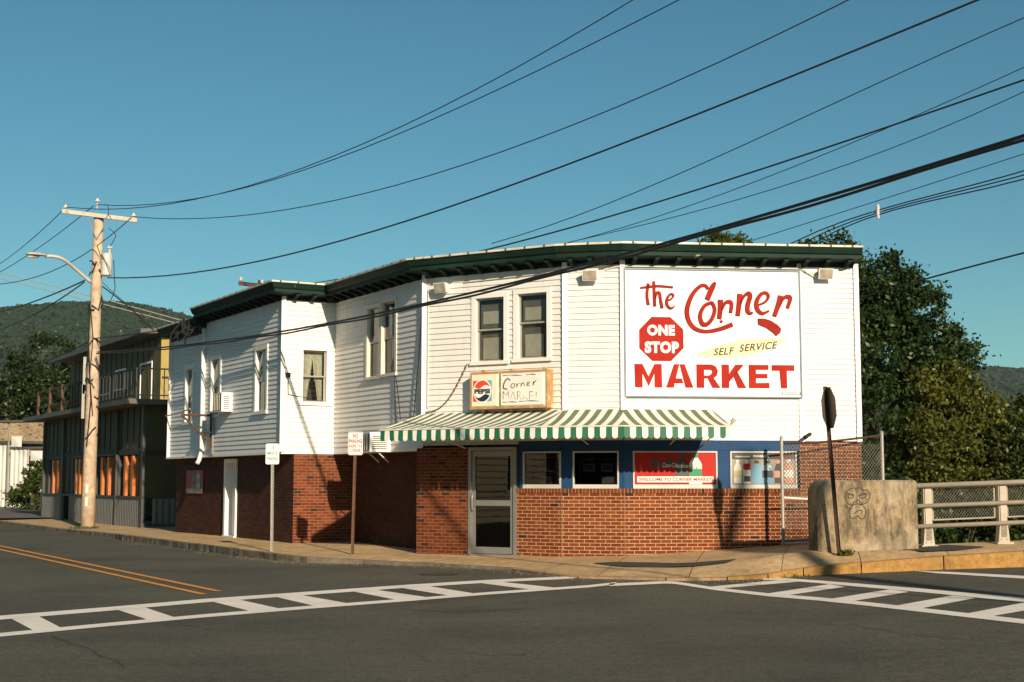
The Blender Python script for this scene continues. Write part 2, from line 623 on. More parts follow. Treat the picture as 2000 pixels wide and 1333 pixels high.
M['panel_white'] = paint('worn_panel', (0.80, 0.76, 0.68), 0.4, 0.08, 3.0)
M['pop_red'] = paint('emblem_red', (0.70, 0.07, 0.03), 0.4, 0.05)
M['pop_blue'] = paint('emblem_blue', (0.10, 0.42, 0.55), 0.4, 0.05)
M['pop_navy'] = paint('emblem_navy', (0.02, 0.025, 0.04), 0.4, 0.05)
M['awn_top'] = m_stripe('awning_top_cloth', (0.115, 0.155, 0.058), (0.82, 0.81, 0.76))
M['awn_val'] = m_stripe('awning_valance_cloth', (0.012, 0.13, 0.065), (0.80, 0.78, 0.71))
M['asphalt'] = m_asphalt()
M['tar'] = paint('crack_tar', (0.022, 0.020, 0.017), 0.9, 0.2)
M['asphalt_light'] = m_concrete('lighter_asphalt', (0.092, 0.086, 0.069), stain=(0.07, 0.066, 0.055))
M['patch'] = paint('asphalt_patch', (0.032, 0.030, 0.026), 0.9, 0.3, 30, bmp=0.5)
M['sidewalk'] = m_concrete('sidewalk_concrete', (0.53, 0.37, 0.20), joints=(1.55, 5.0), stain=(0.27, 0.19, 0.11))
M['granite'] = m_concrete('granite_kerb', (0.20, 0.17, 0.13), stain=(0.03, 0.028, 0.024))
M['kerb_tan'] = m_concrete('tan_kerb', (0.42, 0.27, 0.15), stain=(0.16, 0.10, 0.06))
M['kerb_yellow'] = m_concrete('yellow_kerb', (0.40, 0.225, 0.07), stain=(0.20, 0.13, 0.075))
def m_block():
    m = m_concrete('weathered_concrete', (0.38, 0.29, 0.18), stain=(0.16, 0.13, 0.09))
    nt = m.node_tree
    b = nt.nodes['Principled BSDF']
    src = b.inputs['Base Color'].links[0].from_socket
    k = ramp(nt, noise(nt, coords(nt, 'Object', (2.6, 2.6, .8)), 1.9, 8, .74, .4), [(.44, (0, 0, 0)), (.60, (.9, .9, .9))])
    c = mix(nt, k, src, (.085, .068, .045))
    k2 = ramp(nt, noise(nt, coords(nt, 'Object', (1.2, 1.2, .9)), 1.1, 4, .5), [(.5, (0, 0, 0)), (.68, (.6, .6, .6))])
    c = mix(nt, k2, c, (.50, .43, .33))
    nt.links.new(c, b.inputs['Base Color'])
    return m


M['block'] = m_block()
M['line_white'] = m_worn_line('white_road_paint', (0.80, 0.74, 0.66), 0.40)
M['line_yellow'] = m_worn_line('yellow_road_paint', (0.66, 0.26, 0.022), 0.38)
M['iron'] = paint('cast_iron', (0.04, 0.037, 0.03), 0.6, 0.3, 12, metal=0.3, bmp=0.5)
M['wood_pole'] = paint('weathered_pole_wood', (0.48, 0.36, 0.25), 0.85, 0.28, 5, dirt=(0.20, 0.12, 0.07), dirt_at=0.62, bmp=0.4)
M['wood_arm'] = paint('crossarm_wood', (0.55, 0.47, 0.37), 0.85, 0.2, 6)
M['wood_brown'] = paint('brown_wood', (0.085, 0.042, 0.022), 0.8, 0.25, 6)
M['porcelain'] = paint('porcelain', (0.55, 0.53, 0.50), 0.25, 0.1)
M['grey_tank'] = paint('transformer_paint', (0.52, 0.50, 0.46), 0.4, 0.06)
M['lamp_grey'] = paint('lamp_paint', (0.55, 0.49, 0.40), 0.45, 0.06, metal=0.2)
M['lens'] = paint('flood_lens', (0.40, 0.35, 0.28), 0.25, 0.3, 5)
M['olive'] = paint('olive_board', (0.062, 0.052, 0.013), 0.7, 0.12, 2)
M['olive_batten'] = paint('dark_batten', (0.025, 0.02, 0.012), 0.7, 0.15)
M['olive_light'] = paint('light_olive_board', (0.12, 0.094, 0.024), 0.7, 0.12, 2)
M['mustard'] = paint('mustard_board', (0.34, 0.25, 0.07), 0.65, 0.08)
M['grey_post'] = paint('grey_post', (0.055, 0.052, 0.045), 0.6, 0.15)
M['corr'] = m_corrugated('corrugated_steel', (0.16, 0.16, 0.15))
M['corr_white'] = m_corrugated('white_corrugated', (0.74, 0.70, 0.63))
M['orange'] = paint('orange_wood', (0.55, 0.16, 0.028), 0.4, 0.2, 5)
M['fascia'] = paint('grey_fascia', (0.10, 0.09, 0.076), 0.6, 0.15)
M['tan_brick'] = m_brick('tan_brick', (0.30, 0.20, 0.11), (0.38, 0.27, 0.16), (0.46, 0.34, 0.21), (0.40, 0.32, 0.22), dark=0.03)
M['bark'] = paint('bark', (0.10, 0.075, 0.05), 0.9, 0.3, 6)
M['leaf_dark'] = m_leaf('dark_leaves', (0.016, 0.034, 0.010), (0.036, 0.066, 0.018))
M['leaf_mid'] = m_leaf('mid_leaves', (0.030, 0.050, 0.010), (0.070, 0.092, 0.018))
M['leaf_olive'] = m_leaf('olive_leaves', (0.045, 0.060, 0.012), (0.125, 0.125, 0.022))
M['leaf_far'] = m_leaf('far_leaves', (0.014, 0.026, 0.010), (0.034, 0.052, 0.016))
M['hill'] = m_leaf('hill_forest', (0.017, 0.033, 0.020), (0.025, 0.045, 0.027), 0.0, 0.02)
M['soil'] = paint('soil', (0.09, 0.07, 0.045), 0.95, 0.3, 0.4)
M['lot'] = paint('lot_asphalt', (0.10, 0.09, 0.075), 0.9, 0.25, 2.0)
M['gravel'] = m_concrete('gravel', (0.22, 0.18, 0.13), stain=(0.10, 0.08, 0.06))
M['grass'] = m_leaf('grass_blades', (0.05, 0.075, 0.015), (0.12, 0.13, 0.03), 0.3)
M['p_red'] = paint('poster_red', (0.42, 0.02, 0.013), 0.5, 0.05, spec=0.15)
M['p_dark'] = paint('poster_dark', (0.05, 0.05, 0.045), 0.4, 0.15)
M['p_grey'] = paint('poster_grey', (0.30, 0.27, 0.22), 0.4, 0.1)
M['p_white'] = paint('poster_white', (0.75, 0.72, 0.64), 0.4, 0.05)
M['p_green'] = paint('poster_green', (0.02, 0.22, 0.09), 0.4, 0.05)
M['p_cola'] = paint('poster_brown', (0.09, 0.022, 0.014), 0.4, 0.2)
M['p_blue'] = paint('poster_blue', (0.16, 0.34, 0.50), 0.4, 0.1)
M['p_pink'] = paint('poster_pink', (0.62, 0.30, 0.22), 0.4, 0.1)
M['p_yellow'] = paint('poster_yellow', (0.62, 0.55, 0.28), 0.4, 0.1)
M['letter_green'] = paint('letter_green', (0.10, 0.28, 0.20), 0.5, 0.1)
M['letter_red'] = paint('letter_red', (0.40, 0.03, 0.02), 0.5, 0.1)
M['sign_back'] = paint('sign_back', (0.22, 0.17, 0.12), 0.5, 0.12, 4, metal=0.3)
M['house'] = paint('cream_clapboard', (0.50, 0.42, 0.26), 0.6, 0.1)
M['dim_poster'] = paint('faded_poster', (0.30, 0.035, 0.022), 0.6, 0.1)


# ------------------------------------------------------------------ lettering
def text2d(body, bold=0.0, shear=0.0, space=1.0):
    cu = bpy.data.curves.new('lettering', 'FONT')
    cu.body = body
    cu.size = 1.0
    cu.offset = bold
    cu.shear = shear
    cu.space_character = space
    cu.resolution_u = 5
    ob = bpy.data.objects.new('lettering', cu)
    COL.objects.link(ob)
    bpy.context.view_layer.update()
    me = ob.to_mesh()
    vs = [(v.co.x, v.co.y) for v in me.vertices]
    fs = [tuple(p.vertices) for p in me.polygons]
    ob.to_mesh_clear()
    bpy.data.objects.remove(ob)
    bpy.data.curves.remove(cu)
    return vs, fs


def put_text(mb, body, fr, a0, a1, b0, b1, c, m=0, bold=0.0, shear=0.0, space=1.0, tilt=0.0, keep=None):
    """letters filling the box a0..a1 x b0..b1 of frame fr"""
    vs, fs = text2d(body, bold, shear, space)
    x0, x1 = min(v[0] for v in vs), max(v[0] for v in vs)
    y0, y1 = min(v[1] for v in vs), max(v[1] for v in vs)
    P = []
    for x, y in vs:
        s = (x - x0) / (x1 - x0)
        t = (y - y0) / (y1 - y0)
        P.append(fr(a0 + (a1 - a0) * s, b0 + (b1 - b0) * t + tilt * s, c))
    for f in fs:
        if keep and not keep(sum(vs[i][0] for i in f) / len(f), sum(vs[i][1] for i in f) / len(f)):
            continue
        mb.face([P[i] for i in f], m)


def spline(pts, k=8):
    pts = [Vector(p).to_3d() if len(p) == 2 else Vector(p) for p in pts]
    if len(pts) < 3:
        return pts
    out = []
    for i in range(len(pts) - 1):
        p0 = pts[i - 1] if i else pts[0] * 2 - pts[1]
        p1, p2 = pts[i], pts[i + 1]
        p3 = pts[i + 2] if i + 2 < len(pts) else pts[-1] * 2 - pts[-2]
        for j in range(k):
            t = j / k
            out.append(0.5 * ((2 * p1) + (p2 - p0) * t + (2 * p0 - 5 * p1 + 4 * p2 - p3) * t * t + (3 * p1 - p0 - 3 * p2 + p3) * t ** 3))
    out.append(pts[-1])
    return out


def stroke(mb, pts, width, fr, c0, c1, m=0, closed=False, k=8, slant=0.0):
    """a brush stroke of given width(s) through 2-D points, with thickness c0..c1"""
    if closed:
        q = list(pts) + [pts[0]]
    else:
        q = list(pts)
    sp = spline([(p[0], p[1]) for p in q], k)
    n = len(sp)
    ws = width if isinstance(width, (list, tuple)) else [width, width]
    L, Rr = [], []
    for i, p in enumerate(sp):
        d = sp[min(i + 1, n - 1)] - sp[max(i - 1, 0)]
        if closed and i in (0, n - 1):
            d = sp[1] - sp[n - 2]
        d = d.normalized() if d.length else Vector((1, 0, 0))
        nn = Vector((-d.y, d.x, 0))
        t = i / (n - 1) * (len(ws) - 1)
        j = min(int(t), len(ws) - 2)
        w = ws[j] + (ws[j + 1] - ws[j]) * (t - j)
        L.append(p + nn * w / 2)
        Rr.append(p - nn * w / 2)
    for i in range(n - 1):
        a, b, c, d = L[i], Rr[i], Rr[i + 1], L[i + 1]
        mb.face([fr(x.x, x.y, c1) for x in (a, b, c, d)], m)
        mb.face([fr(b.x, b.y, c1), fr(b.x, b.y, c0), fr(c.x, c.y, c0), fr(c.x, c.y, c1)], m)
        mb.face([fr(d.x, d.y, c1), fr(d.x, d.y, c0), fr(a.x, a.y, c0), fr(a.x, a.y, c1)], m)
    if not closed:
        for i in (0, n - 1):
            a, b = L[i], Rr[i]
            mb.face([fr(a.x, a.y, c1), fr(a.x, a.y, c0), fr(b.x, b.y, c0), fr(b.x, b.y, c1)], m)


# ------------------------------------------------------------------ plan of the corner store
P1 = Vector((-5.31, 32.9, 0))
P2 = Vector((-4.19, 33.55, 0))
P3 = P2 - S * 4.72
P4 = Vector((1.01, 27.75, 0))
P5 = Vector((2.145, 27.47, 0))
P6 = Vector((6.81, 27.96, 0))
P0 = P1 + S * 9.15
ZB, ZT = 2.27, 5.90
W_WING = Wall(P0, P1)
W_RET = Wall(P1, P2)
W_STR = Wall(P2, P3)
W_A = Wall(P3, P4)
W_B = Wall(P4, P5)
W_C = Wall(P5, P6)
LAP = 0.115


def band_pieces(s0, s1, za, zb, holes):
    """parts of the band za..zb left free by the holes, as (s0, s1, za, zb)"""
    cuts = sorted({za, zb} | {h[2] for h in holes if za < h[2] < zb} | {h[3] for h in holes if za < h[3] < zb})
    for a, b in zip(cuts, cuts[1:]):
        zm = (a + b) / 2
        segs = [(s0, s1)]
        for h in holes:
            if h[2] < zm < h[3]:
                new = []
                for p, q in segs:
                    if h[1] <= p or h[0] >= q:
                        new.append((p, q))
                    else:
                        if h[0] > p:
                            new.append((p, h[0]))
                        if h[1] < q:
                            new.append((h[1], q))
                segs = new
        for p, q in segs:
            yield p, q, a, b


def siding(wall, s0, s1, z0, z1, holes, root, out=0.02, lap=LAP, off=0.0):
    mb = MB()
    n = max(1, round((z1 - z0) / lap))
    h = (z1 - z0) / n
    for i in range(n):
        a, b = z0 + i * h, z0 + (i + 1) * h
        for p, q, c, d in band_pieces(s0, s1, a, b, holes):
            oc = off + out * (1 - (c - a) / h)
            od = off + out * (1 - (d - a) / h)
            k = max(1, int((q - p) / 1.2))
            for j in range(k):
                e, f = p + (q - p) * j / k, p + (q - p) * (j + 1) / k
                mb.face([wall.pt(e, c, oc), wall.pt(f, c, oc), wall.pt(f, d, od), wall.pt(e, d, od)])
            if abs(c - a) < 1e-6:
                mb.face([wall.pt(p, c, off - 0.002), wall.pt(q, c, off - 0.002), wall.pt(q, c, oc), wall.pt(p, c, oc)])
    return mb.build('siding_wall', M['siding'], root)


def brick_face(mb, wall, s0, s1, z0, z1, o=0.0, m=0, holes=(), u0=0.0):
    cuts = sorted({z0, z1} | {h[2] for h in holes} | {h[3] for h in holes})
    cuts = [c for c in cuts if z0 <= c <= z1]
    for a, b in zip(cuts, cuts[1:]):
        for p, q, c, d in band_pieces(s0, s1, a, b, holes):
            mb.face([wall.pt(p, c, o), wall.pt(q, c, o), wall.pt(q, d, o), wall.pt(p, d, o)], m,
                    [(u0 + p, c), (u0 + q, c), (u0 + q, d), (u0 + p, d)])


def window(root, wall, r, trim=0.09, sash='double', shade=None, depth=0.10, frame='trim', off=0.0, tm=None, split=0.5, glass='glass', sill=True):
    """r = opening (s0, s1, z0, z1); window > pane, blind or curtain"""
    s0, s1, z0, z1 = r
    mb = MB()
    o1 = off + 0.032
    mb.wbox(wall, s0 - trim, s0, z0, z1, off - depth, o1)
    mb.wbox(wall, s1, s1 + trim, z0, z1, off - depth, o1)
    mb.wbox(wall, s0 - trim, s1 + trim, z1, z1 + trim, off - depth, o1 + 0.004)
    mb.wbox(wall, s0 - trim - (0.02 if sill else 0), s1 + trim + (0.02 if sill else 0), z0 - trim * 0.7, z0, off - depth, o1 + (0.03 if sill else 0.004))
    # dim room behind
    B = off - 0.55
    mb.face([wall.pt(s0 - .02, z0, B), wall.pt(s1 + .02, z0, B), wall.pt(s1 + .02, z1, B), wall.pt(s0 - .02, z1, B)], 1)
    for q in (s0 - .02, s1 + .02):
        mb.face([wall.pt(q, z0, B), wall.pt(q, z1, B), wall.pt(q, z1, off - depth), wall.pt(q, z0, off - depth)], 1)
    for q in (z0, z1):
        mb.face([wall.pt(s0 - .02, q, B), wall.pt(s1 + .02, q, B), wall.pt(s1 + .02, q, off - depth), wall.pt(s0 - .02, q, off - depth)], 1)
    w = mb.build('window', [M[frame], M['room']], root)
    zm = z0 + (z1 - z0) * split
    sb = MB()
    t = 0.035
    parts = [(zm - t / 2, z1, off - 0.045), (z0, zm + t / 2, off - 0.075)] if sash == 'double' else [(z0, z1, off - 0.05)]
    pn = MB()
    for a, b, o in parts:
        sb.wbox(wall, s0, s0 + t, a, b, o - 0.025, o)
        sb.wbox(wall, s1 - t, s1, a, b, o - 0.025, o)
        sb.wbox(wall, s0 + t, s1 - t, a, a + t, o - 0.025, o)
        sb.wbox(wall, s0 + t, s1 - t, b - t, b, o - 0.025, o)
        pn.face([wall.pt(s0 + t, a + t, o - 0.012), wall.pt(s1 - t, a + t, o - 0.012), wall.pt(s1 - t, b - t, o - 0.012), wall.pt(s0 + t, b - t, o - 0.012)])
    sb.build('sash', M[tm or 'sash'], w)
    pn.build('pane', M[glass], w)
    if shade == 'blind':
        bl = MB()
        n = 26
        a, b = z0 + 0.45 * (z1 - z0), z1
        for i in range(n):
            zz = a + (b - a) * i / n
            bl.wbox(wall, s0 + .05, s1 - .05, zz, zz + (b - a) / n * 0.8, off - 0.16, off - 0.15)
        bl.build('blind', M['blind'], w)
    elif shade == 'shade':
        bl = MB()
        bl.wbox(wall, s0 + .03, s1 - .03, z0 + 0.04, z1 - .10, off - 0.15, off - 0.14, 1)
        bl.wbox(wall, s0 + .09, s1 - .16, z0 + 0.05, z0 + .38 * (z1 - z0), off - 0.139, off - 0.13)
        bl.wbox(wall, s0 + .09, s1 - .20, z0 + .60 * (z1 - z0), z1 - .20 * (z1 - z0), off - 0.139, off - 0.13)
        bl.build('blind', [M['blind'], M['screen']], w)
    elif shade == 'pull':
        bl = MB()
        bl.wbox(wall, s0 + .04, s1 - .04, zm, z1, off - 0.14, off - 0.13)
        bl.build('blind', M['curtain'], w)
    elif shade == 'curtain':
        for sd in (0, 1):
            cu = MB()
            n = 14
            for i in range(n):
                for half in (0, 1):
                    a, b = (zm - .1, z1 - .02) if half else (z0 + .05, zm - .1)
                    wid = (s1 - s0) * (0.46 if half else 0.30)
                    wid2 = (s1 - s0) * (0.34 if half else 0.20)
                    x0, x1 = i / n, (i + 1) / n
                    o0 = off - 0.16 + 0.02 * math.sin(i * 1.9)
                    o2 = off - 0.16 + 0.02 * math.sin((i + 1) * 1.9)
                    f = (lambda x, ww: s0 + .04 + x * ww) if sd == 0 else (lambda x, ww: s1 - .04 - x * ww)
                    cu.face([wall.pt(f(x0, wid2), a, o0), wall.pt(f(x1, wid2), a, o2), wall.pt(f(x1, wid), b, o2), wall.pt(f(x0, wid), b, o0)])
            cu.build('curtain', M['curtain'], w)
    return w


store = thing('corner_store', (P4.x, P4.y + 3, 0.15), 'two storey white clapboard corner store with brick ground floor and dark green cornice', 'building')

# --- windows of the upper floor, as holes (s0, s1, z0, z1)
hA = [W_A.rect(930, 582, 985, 706), W_A.rect(1012, 573, 1069, 700)]
hS = [W_STR.rect(719, 602, 742, 736), W_STR.rect(747, 590, 773, 730)]
hR = [W_RET.rect(591, 685, 637, 786)]
hW = [W_WING.rect(357, 722, 370, 824), W_WING.rect(414, 702, 430, 810), W_WING.rect(501, 684, 521, 803)]

s_split = W_WING.sz(402, 760)[0]
siding(W_WING, 0.0, s_split, ZB, ZT - 0.22, [hW[0]], store, off=-0.10, out=.018)
siding(W_WING, s_split, W_WING.len, ZB, ZT, [hW[1], hW[2]], store, out=.018)
mb = MB()
mb.face([W_WING.pt(s_split, ZB, -.1), W_WING.pt(s_split, ZB, .013), W_WING.pt(s_split, ZT, .013), W_WING.pt(s_split, ZT, -.1)])
mb.build('siding_return', M['siding'], store)
siding(W_RET, 0, W_RET.len, ZB, ZT, hR, store)
siding(W_STR, 0, W_STR.len, ZB, ZT, hS, store, out=.018)
siding(W_A, 0, W_A.len, ZB + .05, ZT, hA, store)
siding(W_B, 0, W_B.len, ZB + .05, ZT, [], store)
siding(W_C, 0, W_C.len, ZB + .10, ZT, [], store, lap=0.1)

window(store, W_A, hA[0], shade='shade', trim=0.10)
window(store, W_A, hA[1], shade='shade', trim=0.10, split=0.55)
window(store, W_STR, hS[0], shade='pull', frame='cream')
window(store, W_STR, hS[1], shade=None, frame='cream')
window(store, W_RET, hR[0], shade='curtain', trim=0.11)
window(store, W_WING, hW[0], shade='pull', off=-0.10, trim=0.11)
window(store, W_WING, hW[1], shade='pull', trim=0.11)
window(store, W_WING, hW[2], shade='pull', trim=0.11)

# --- corner boards and other white trim
def corner_board(p, z0, z1, w=0.055, mat='trim', name='corner_board'):
    b = MB()
    b.box((p.x, p.y, (z0 + z1) / 2), W_C.d * w * 2, W_C.n * w * 2, (0, 0, z1 - z0))
    b.build(name, M[mat], store)


for p, a in ((P1, ZB), (P4 + W_B.d * .02, ZB), (P5, ZB), (P6, ZB + .05), (P3, ZB + .45)):
    corner_board(p - Z * 0, a, ZT - .02, 0.05)
s_trim = W_C.sz(1563, 700)[0]
mb = MB()
mb.wbox(W_C, s_trim - .045, s_trim + .045, 1.30, ZT - .03, 0.0, 0.035)
mb.build('corner_board', M['trim'], store)
# board along the foot of the siding
for w, a, b, zz, off in ((W_WING, 0, W_WING.len, ZB, -.08), (W_RET, 0, W_RET.len, ZB, 0), (W_STR, 0, W_STR.len, ZB, 0)):
    mb = MB()
    mb.wbox(w, a, b, zz - .05, zz, -.06 + off, .018)
    mb.build('skirt_board', M['trim'], store)
mb = MB()   # soffit under the overhanging upper floor
q = [P0, P1, P2, P3]
mb.face([p + Z * (ZB - .045) for p in (P0, P1, P1 + T * 1.2, P0 + T * 1.2)])
mb.face([p + Z * (ZB - .045) for p in (P2 - S * 0, P3, P3 + T * 1.0, P2 + T * 1.0)])
mb.build('soffit', M['trim'], store)

# --- cornice
def mitre(points, off):
    """the polyline moved outward by off"""
    out = []
    for i, p in enumerate(points):
        ns = []
        if i:
            d = (p - points[i - 1]).normalized()
            ns.append(Vector((d.y, -d.x, 0)))
        if i < len(points) - 1:
            d = (points[i + 1] - p).normalized()
            ns.append(Vector((d.y, -d.x, 0)))
        if len(ns) == 1:
            out.append(p + ns[0] * off)
        else:
            b = (ns[0] + ns[1]).normalized()
            out.append(p + b * off / max(0.25, b.dot(ns[0])))
    return out


def cornice(points, zt, root, brackets=True, end_ext=0.3):
    prof = [(0.03, 0.0), (0.38, 0.03), (0.38, 0.10), (0.42, 0.12), (0.47, 0.22), (0.47, 0.235)]
    top = [(0.47, 0.235), (0.50, 0.237), (0.50, 0.275), (0.2, 0.285), (-0.25, 0.29)]
    pts = list(points)
    rows = [mitre(pts, o) for o, _ in prof]
    mb = MB()
    for i in range(len(pts) - 1):
        for j in range(len(prof) - 1):
            mb.face([rows[j][i] + Z * (zt + prof[j][1]), rows[j][i + 1] + Z * (zt + prof[j][1]),
                     rows[j + 1][i + 1] + Z * (zt + prof[j + 1][1]), rows[j + 1][i] + Z * (zt + prof[j + 1][1])])
    for i in (0, len(pts) - 1):
        mb.face([rows[j][i] + Z * (zt + prof[j][1]) for j in range(len(prof))] + [pts[i] + Z * (zt + prof[-1][1])])
    # frieze board under the soffit
    fr_ = mitre(pts, 0.03)
    for i in range(len(pts) - 1):
        mb.face([fr_[i] + Z * (zt - .10), fr_[i + 1] + Z * (zt - .10), fr_[i + 1] + Z * zt, fr_[i] + Z * zt])
        mb.face([pts[i] + Z * (zt - .10), pts[i + 1] + Z * (zt - .10), fr_[i + 1] + Z * (zt - .10), fr_[i] + Z * (zt - .10)])
    c = mb.build('cornice', M['green_paint'], root)
    rows = [mitre(pts, o) for o, _ in top]
    mb = MB()
    for i in range(len(pts) - 1):
        for j in range(len(top) - 1):
            mb.face([rows[j][i] + Z * (zt + top[j][1]), rows[j][i + 1] + Z * (zt + top[j][1]),
                     rows[j + 1][i + 1] + Z * (zt + top[j + 1][1]), rows[j + 1][i] + Z * (zt + top[j + 1][1])], 0 if j < 3 else 1)
        # fixing clips along the metal edge
        e = (rows[1][i + 1] - rows[1][i])
        n = int(e.length / 0.42)
        for k in range(n):
            q = rows[1][i] + e * ((k + .5) / n)
            d = e.normalized()
            mb.box(q + Z * (zt + 0.262), d * .035, Vector((d.y, -d.x, 0)) * .02, (0, 0, .04), 2)
    mb.build('drip_edge', [M['drip'], M['roofing'], M['rust']], c)
    if brackets:
        for i in range(len(pts) - 1):
            d = (pts[i + 1] - pts[i])
            L = d.length
            d = d.normalized()
            n = Vector((d.y, -d.x, 0))
            k = max(1, round(L / 0.44))
            for j in range(k):
                q = pts[i] + d * (L * (j + .5) / k)
                b = MB()
                out_, h = 0.33, 0.11
                w2 = 0.042
                prof2 = [(0.03, -h), (0.10, -h), (out_ * .7, -.05), (out_, -.035), (out_, .035), (.03, .005)]
                l = [q - d * w2 + n * o + Z * (zt + z) for o, z in prof2]
                r = [q + d * w2 + n * o + Z * (zt + z) for o, z in prof2]
                b.face(l)
                b.face(r[::-1])
                for a in range(len(prof2)):
                    e = (a + 1) % len(prof2)
                    b.face([l[a], r[a], r[e], l[e]])
                b.build('bracket', M['bracket'], c)
    return c


Ps = W_WING.pt(s_split, 0)
cornice([Ps, P1, P2, P3, P4, P5, P6], ZT, store)
cornice([P0 - W_WING.n * .1, Ps - W_WING.n * .1], ZT - .22, store, brackets=False)
# side and rear walls and flat roof
BR, BL = Vector((8.2, 40, 0)), P0 + T * 8
mb = MB()
for a, b, zlo in ((P6, BR, -.2), (BR, BL, -.2), (BL, P0, ZB - .05)):
    mb.face([a + Z * zlo, b + Z * zlo, b + Z * ZT, a + Z * ZT])
mb.build('rear_wall', M['siding'], store)
mb = MB()
mb.face([p + Z * (ZT + .2) for p in (P0, P1, P2, P3, P4, P5, P6, BR, BL)])
mb.build('roof', M['roofing'], store)

# --- brick ground floor
G_A, G_C0, G_C1 = .10, .17, .40
Q1 = P1 + T * .30
Q0 = P0 + T * .30
B_WING = Wall(Q0, Q1)
B_RET = Wall(Q1, P2 + T * .45)
Q2 = B_RET.pt(B_RET.len, 0)
B_STR = Wall(Q2, Q2 - S * 4.6)
Q3 = P3 + W_A.n * .09 - W_A.d * .10
dr = B_WING.rect(440, 897, 463, 1045)
door_hole = (dr[0], dr[1], -0.2, dr[3])
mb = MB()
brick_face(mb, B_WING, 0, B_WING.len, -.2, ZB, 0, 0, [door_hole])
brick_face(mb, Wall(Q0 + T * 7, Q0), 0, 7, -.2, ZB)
mb.build('brick_wall', M['brick_shaded'], store)
mb = MB()
brick_face(mb, B_RET, 0, B_RET.len, -.2, ZB)
mb.build('brick_wall', M['brick_old'], store)
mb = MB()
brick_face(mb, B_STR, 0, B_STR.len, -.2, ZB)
mb.build('brick_wall', M['brick_shaded'], store)
BA = Wall(Q3, P4 + W_A.n * .09)
d0, d1, _, dz = BA.rect(915, 874, 1009, 1078)
dz = 2.27
SILL = 1.45
mb = MB()
brick_face(mb, BA, 0, d0, -.2, ZB)
pe = BA.pt(0, 0)
mb.face([pe + T * 1.2 + Z * -.2, pe + Z * -.2, pe + Z * ZB, pe + T * 1.2 + Z * ZB], 0, [(-1.2, -.2), (0, -.2), (0, ZB), (-1.2, ZB)])
mb.build('brick_wall', M['brick_old'], store)
ZSOL = SILL - .085


def low_wall(w, s0, s1, u0=0.0, o=0.0):
    mb = MB()
    brick_face(mb, w, s0, s1, -.2, ZSOL, o, 0, u0=u0)
    k = len(mb.f)
    mb.face([w.pt(s0, ZSOL, o + .012), w.pt(s1, ZSOL, o + .012), w.pt(s1, SILL, o + .012), w.pt(s0, SILL, o + .012)], 1,
            [(s0, 0.01), (s1, 0.01), (s1, .19), (s0, .19)])
    mb.face([w.pt(s0, SILL, o + .012), w.pt(s1, SILL, o + .012), w.pt(s1, SILL, o - .2), w.pt(s0, SILL, o - .2)], 1)
    mb.face([w.pt(s0, ZSOL, o + .012), w.pt(s0, ZSOL, o), w.pt(s1, ZSOL, o), w.pt(s1, ZSOL, o + .012)], 1)
    mb.build('brick_wall', [M['brick'], M['soldier']], store)


low_wall(BA, d1, BA.len, 0.03)
BB = Wall(P4 + W_A.n * .09, P5 + W_C.n * .09)
BC = Wall(P5 + W_C.n * .09, P6 + W_C.n * .09)
low_wall(BB, 0, BB.len, 0.07)
s_end = BC.sz(1563, 960)[0]
low_wall(BC, 0, s_end, 0.02)
mb = MB()
brick_face(mb, BC, s_end, BC.len, -.2, ZB + .08, 0, 0)
e = BC.pt(BC.len, 0)
mb.face([e + Z * -.2, e + BC.n * -1.5 + Z * -.2, e + BC.n * -1.5 + Z * (ZB + .08), e + Z * (ZB + .08)], 0, [(0, -.2), (1.5, -.2), (1.5, ZB), (0, ZB)])
mb.build('brick_wall', M['brick'], store)
mb = MB()     # pale mortar joints where the facets of the brick front meet, and the trim at its end
for p in (BB.pt(0, 0), BC.pt(0, 0), BC.pt(BC.len - .0, 0)):
    mb.tube([p + Z * -.1, p + Z * (ZSOL if p.x < 6 else ZB)], .006, 6)
mb.build('mortar_joint', M['kerb_tan'], store)

# --- shop front: blue posts, header, windows
HEAD = 2.19
blue = MB()
FO = -.02
for w, a, b in ((BA, d1 + .04, BA.len), (BB, 0, BB.len), (BC, 0, s_end)):
    blue.wbox(w, a, b, HEAD, HEAD + .19, FO - .1, FO + .012)
blue.build('header_board', M['blue'], store)
wins = [(BA, (1022, 879, 1096, 953)), (BB, (1119, 879, 1209, 953)), (BC, (1236, 879, 1401, 953)), (BC, (1426, 879, 1556, 953))]
SHOP = []
for w, px in wins:
    r = w.rect(*px, o=FO)
    SHOP.append((w, (r[0], r[1], SILL + .04, HEAD - .02)))
edges = [(BA, d1 + .04, SHOP[0][1][0]), (BA, SHOP[0][1][1], BA.len), (BB, 0, SHOP[1][1][0]), (BB, SHOP[1][1][1], BB.len),
         (BC, 0, SHOP[2][1][0]), (BC, SHOP[2][1][1], SHOP[3][1][0]), (BC, SHOP[3][1][1], s_end - .05)]
for w, a, b in edges:
    if b - a > .02:
        mb = MB()
        mb.wbox(w, a, b, SILL, HEAD, FO - .1, FO)
        mb.build('blue_post', M['blue'], store)
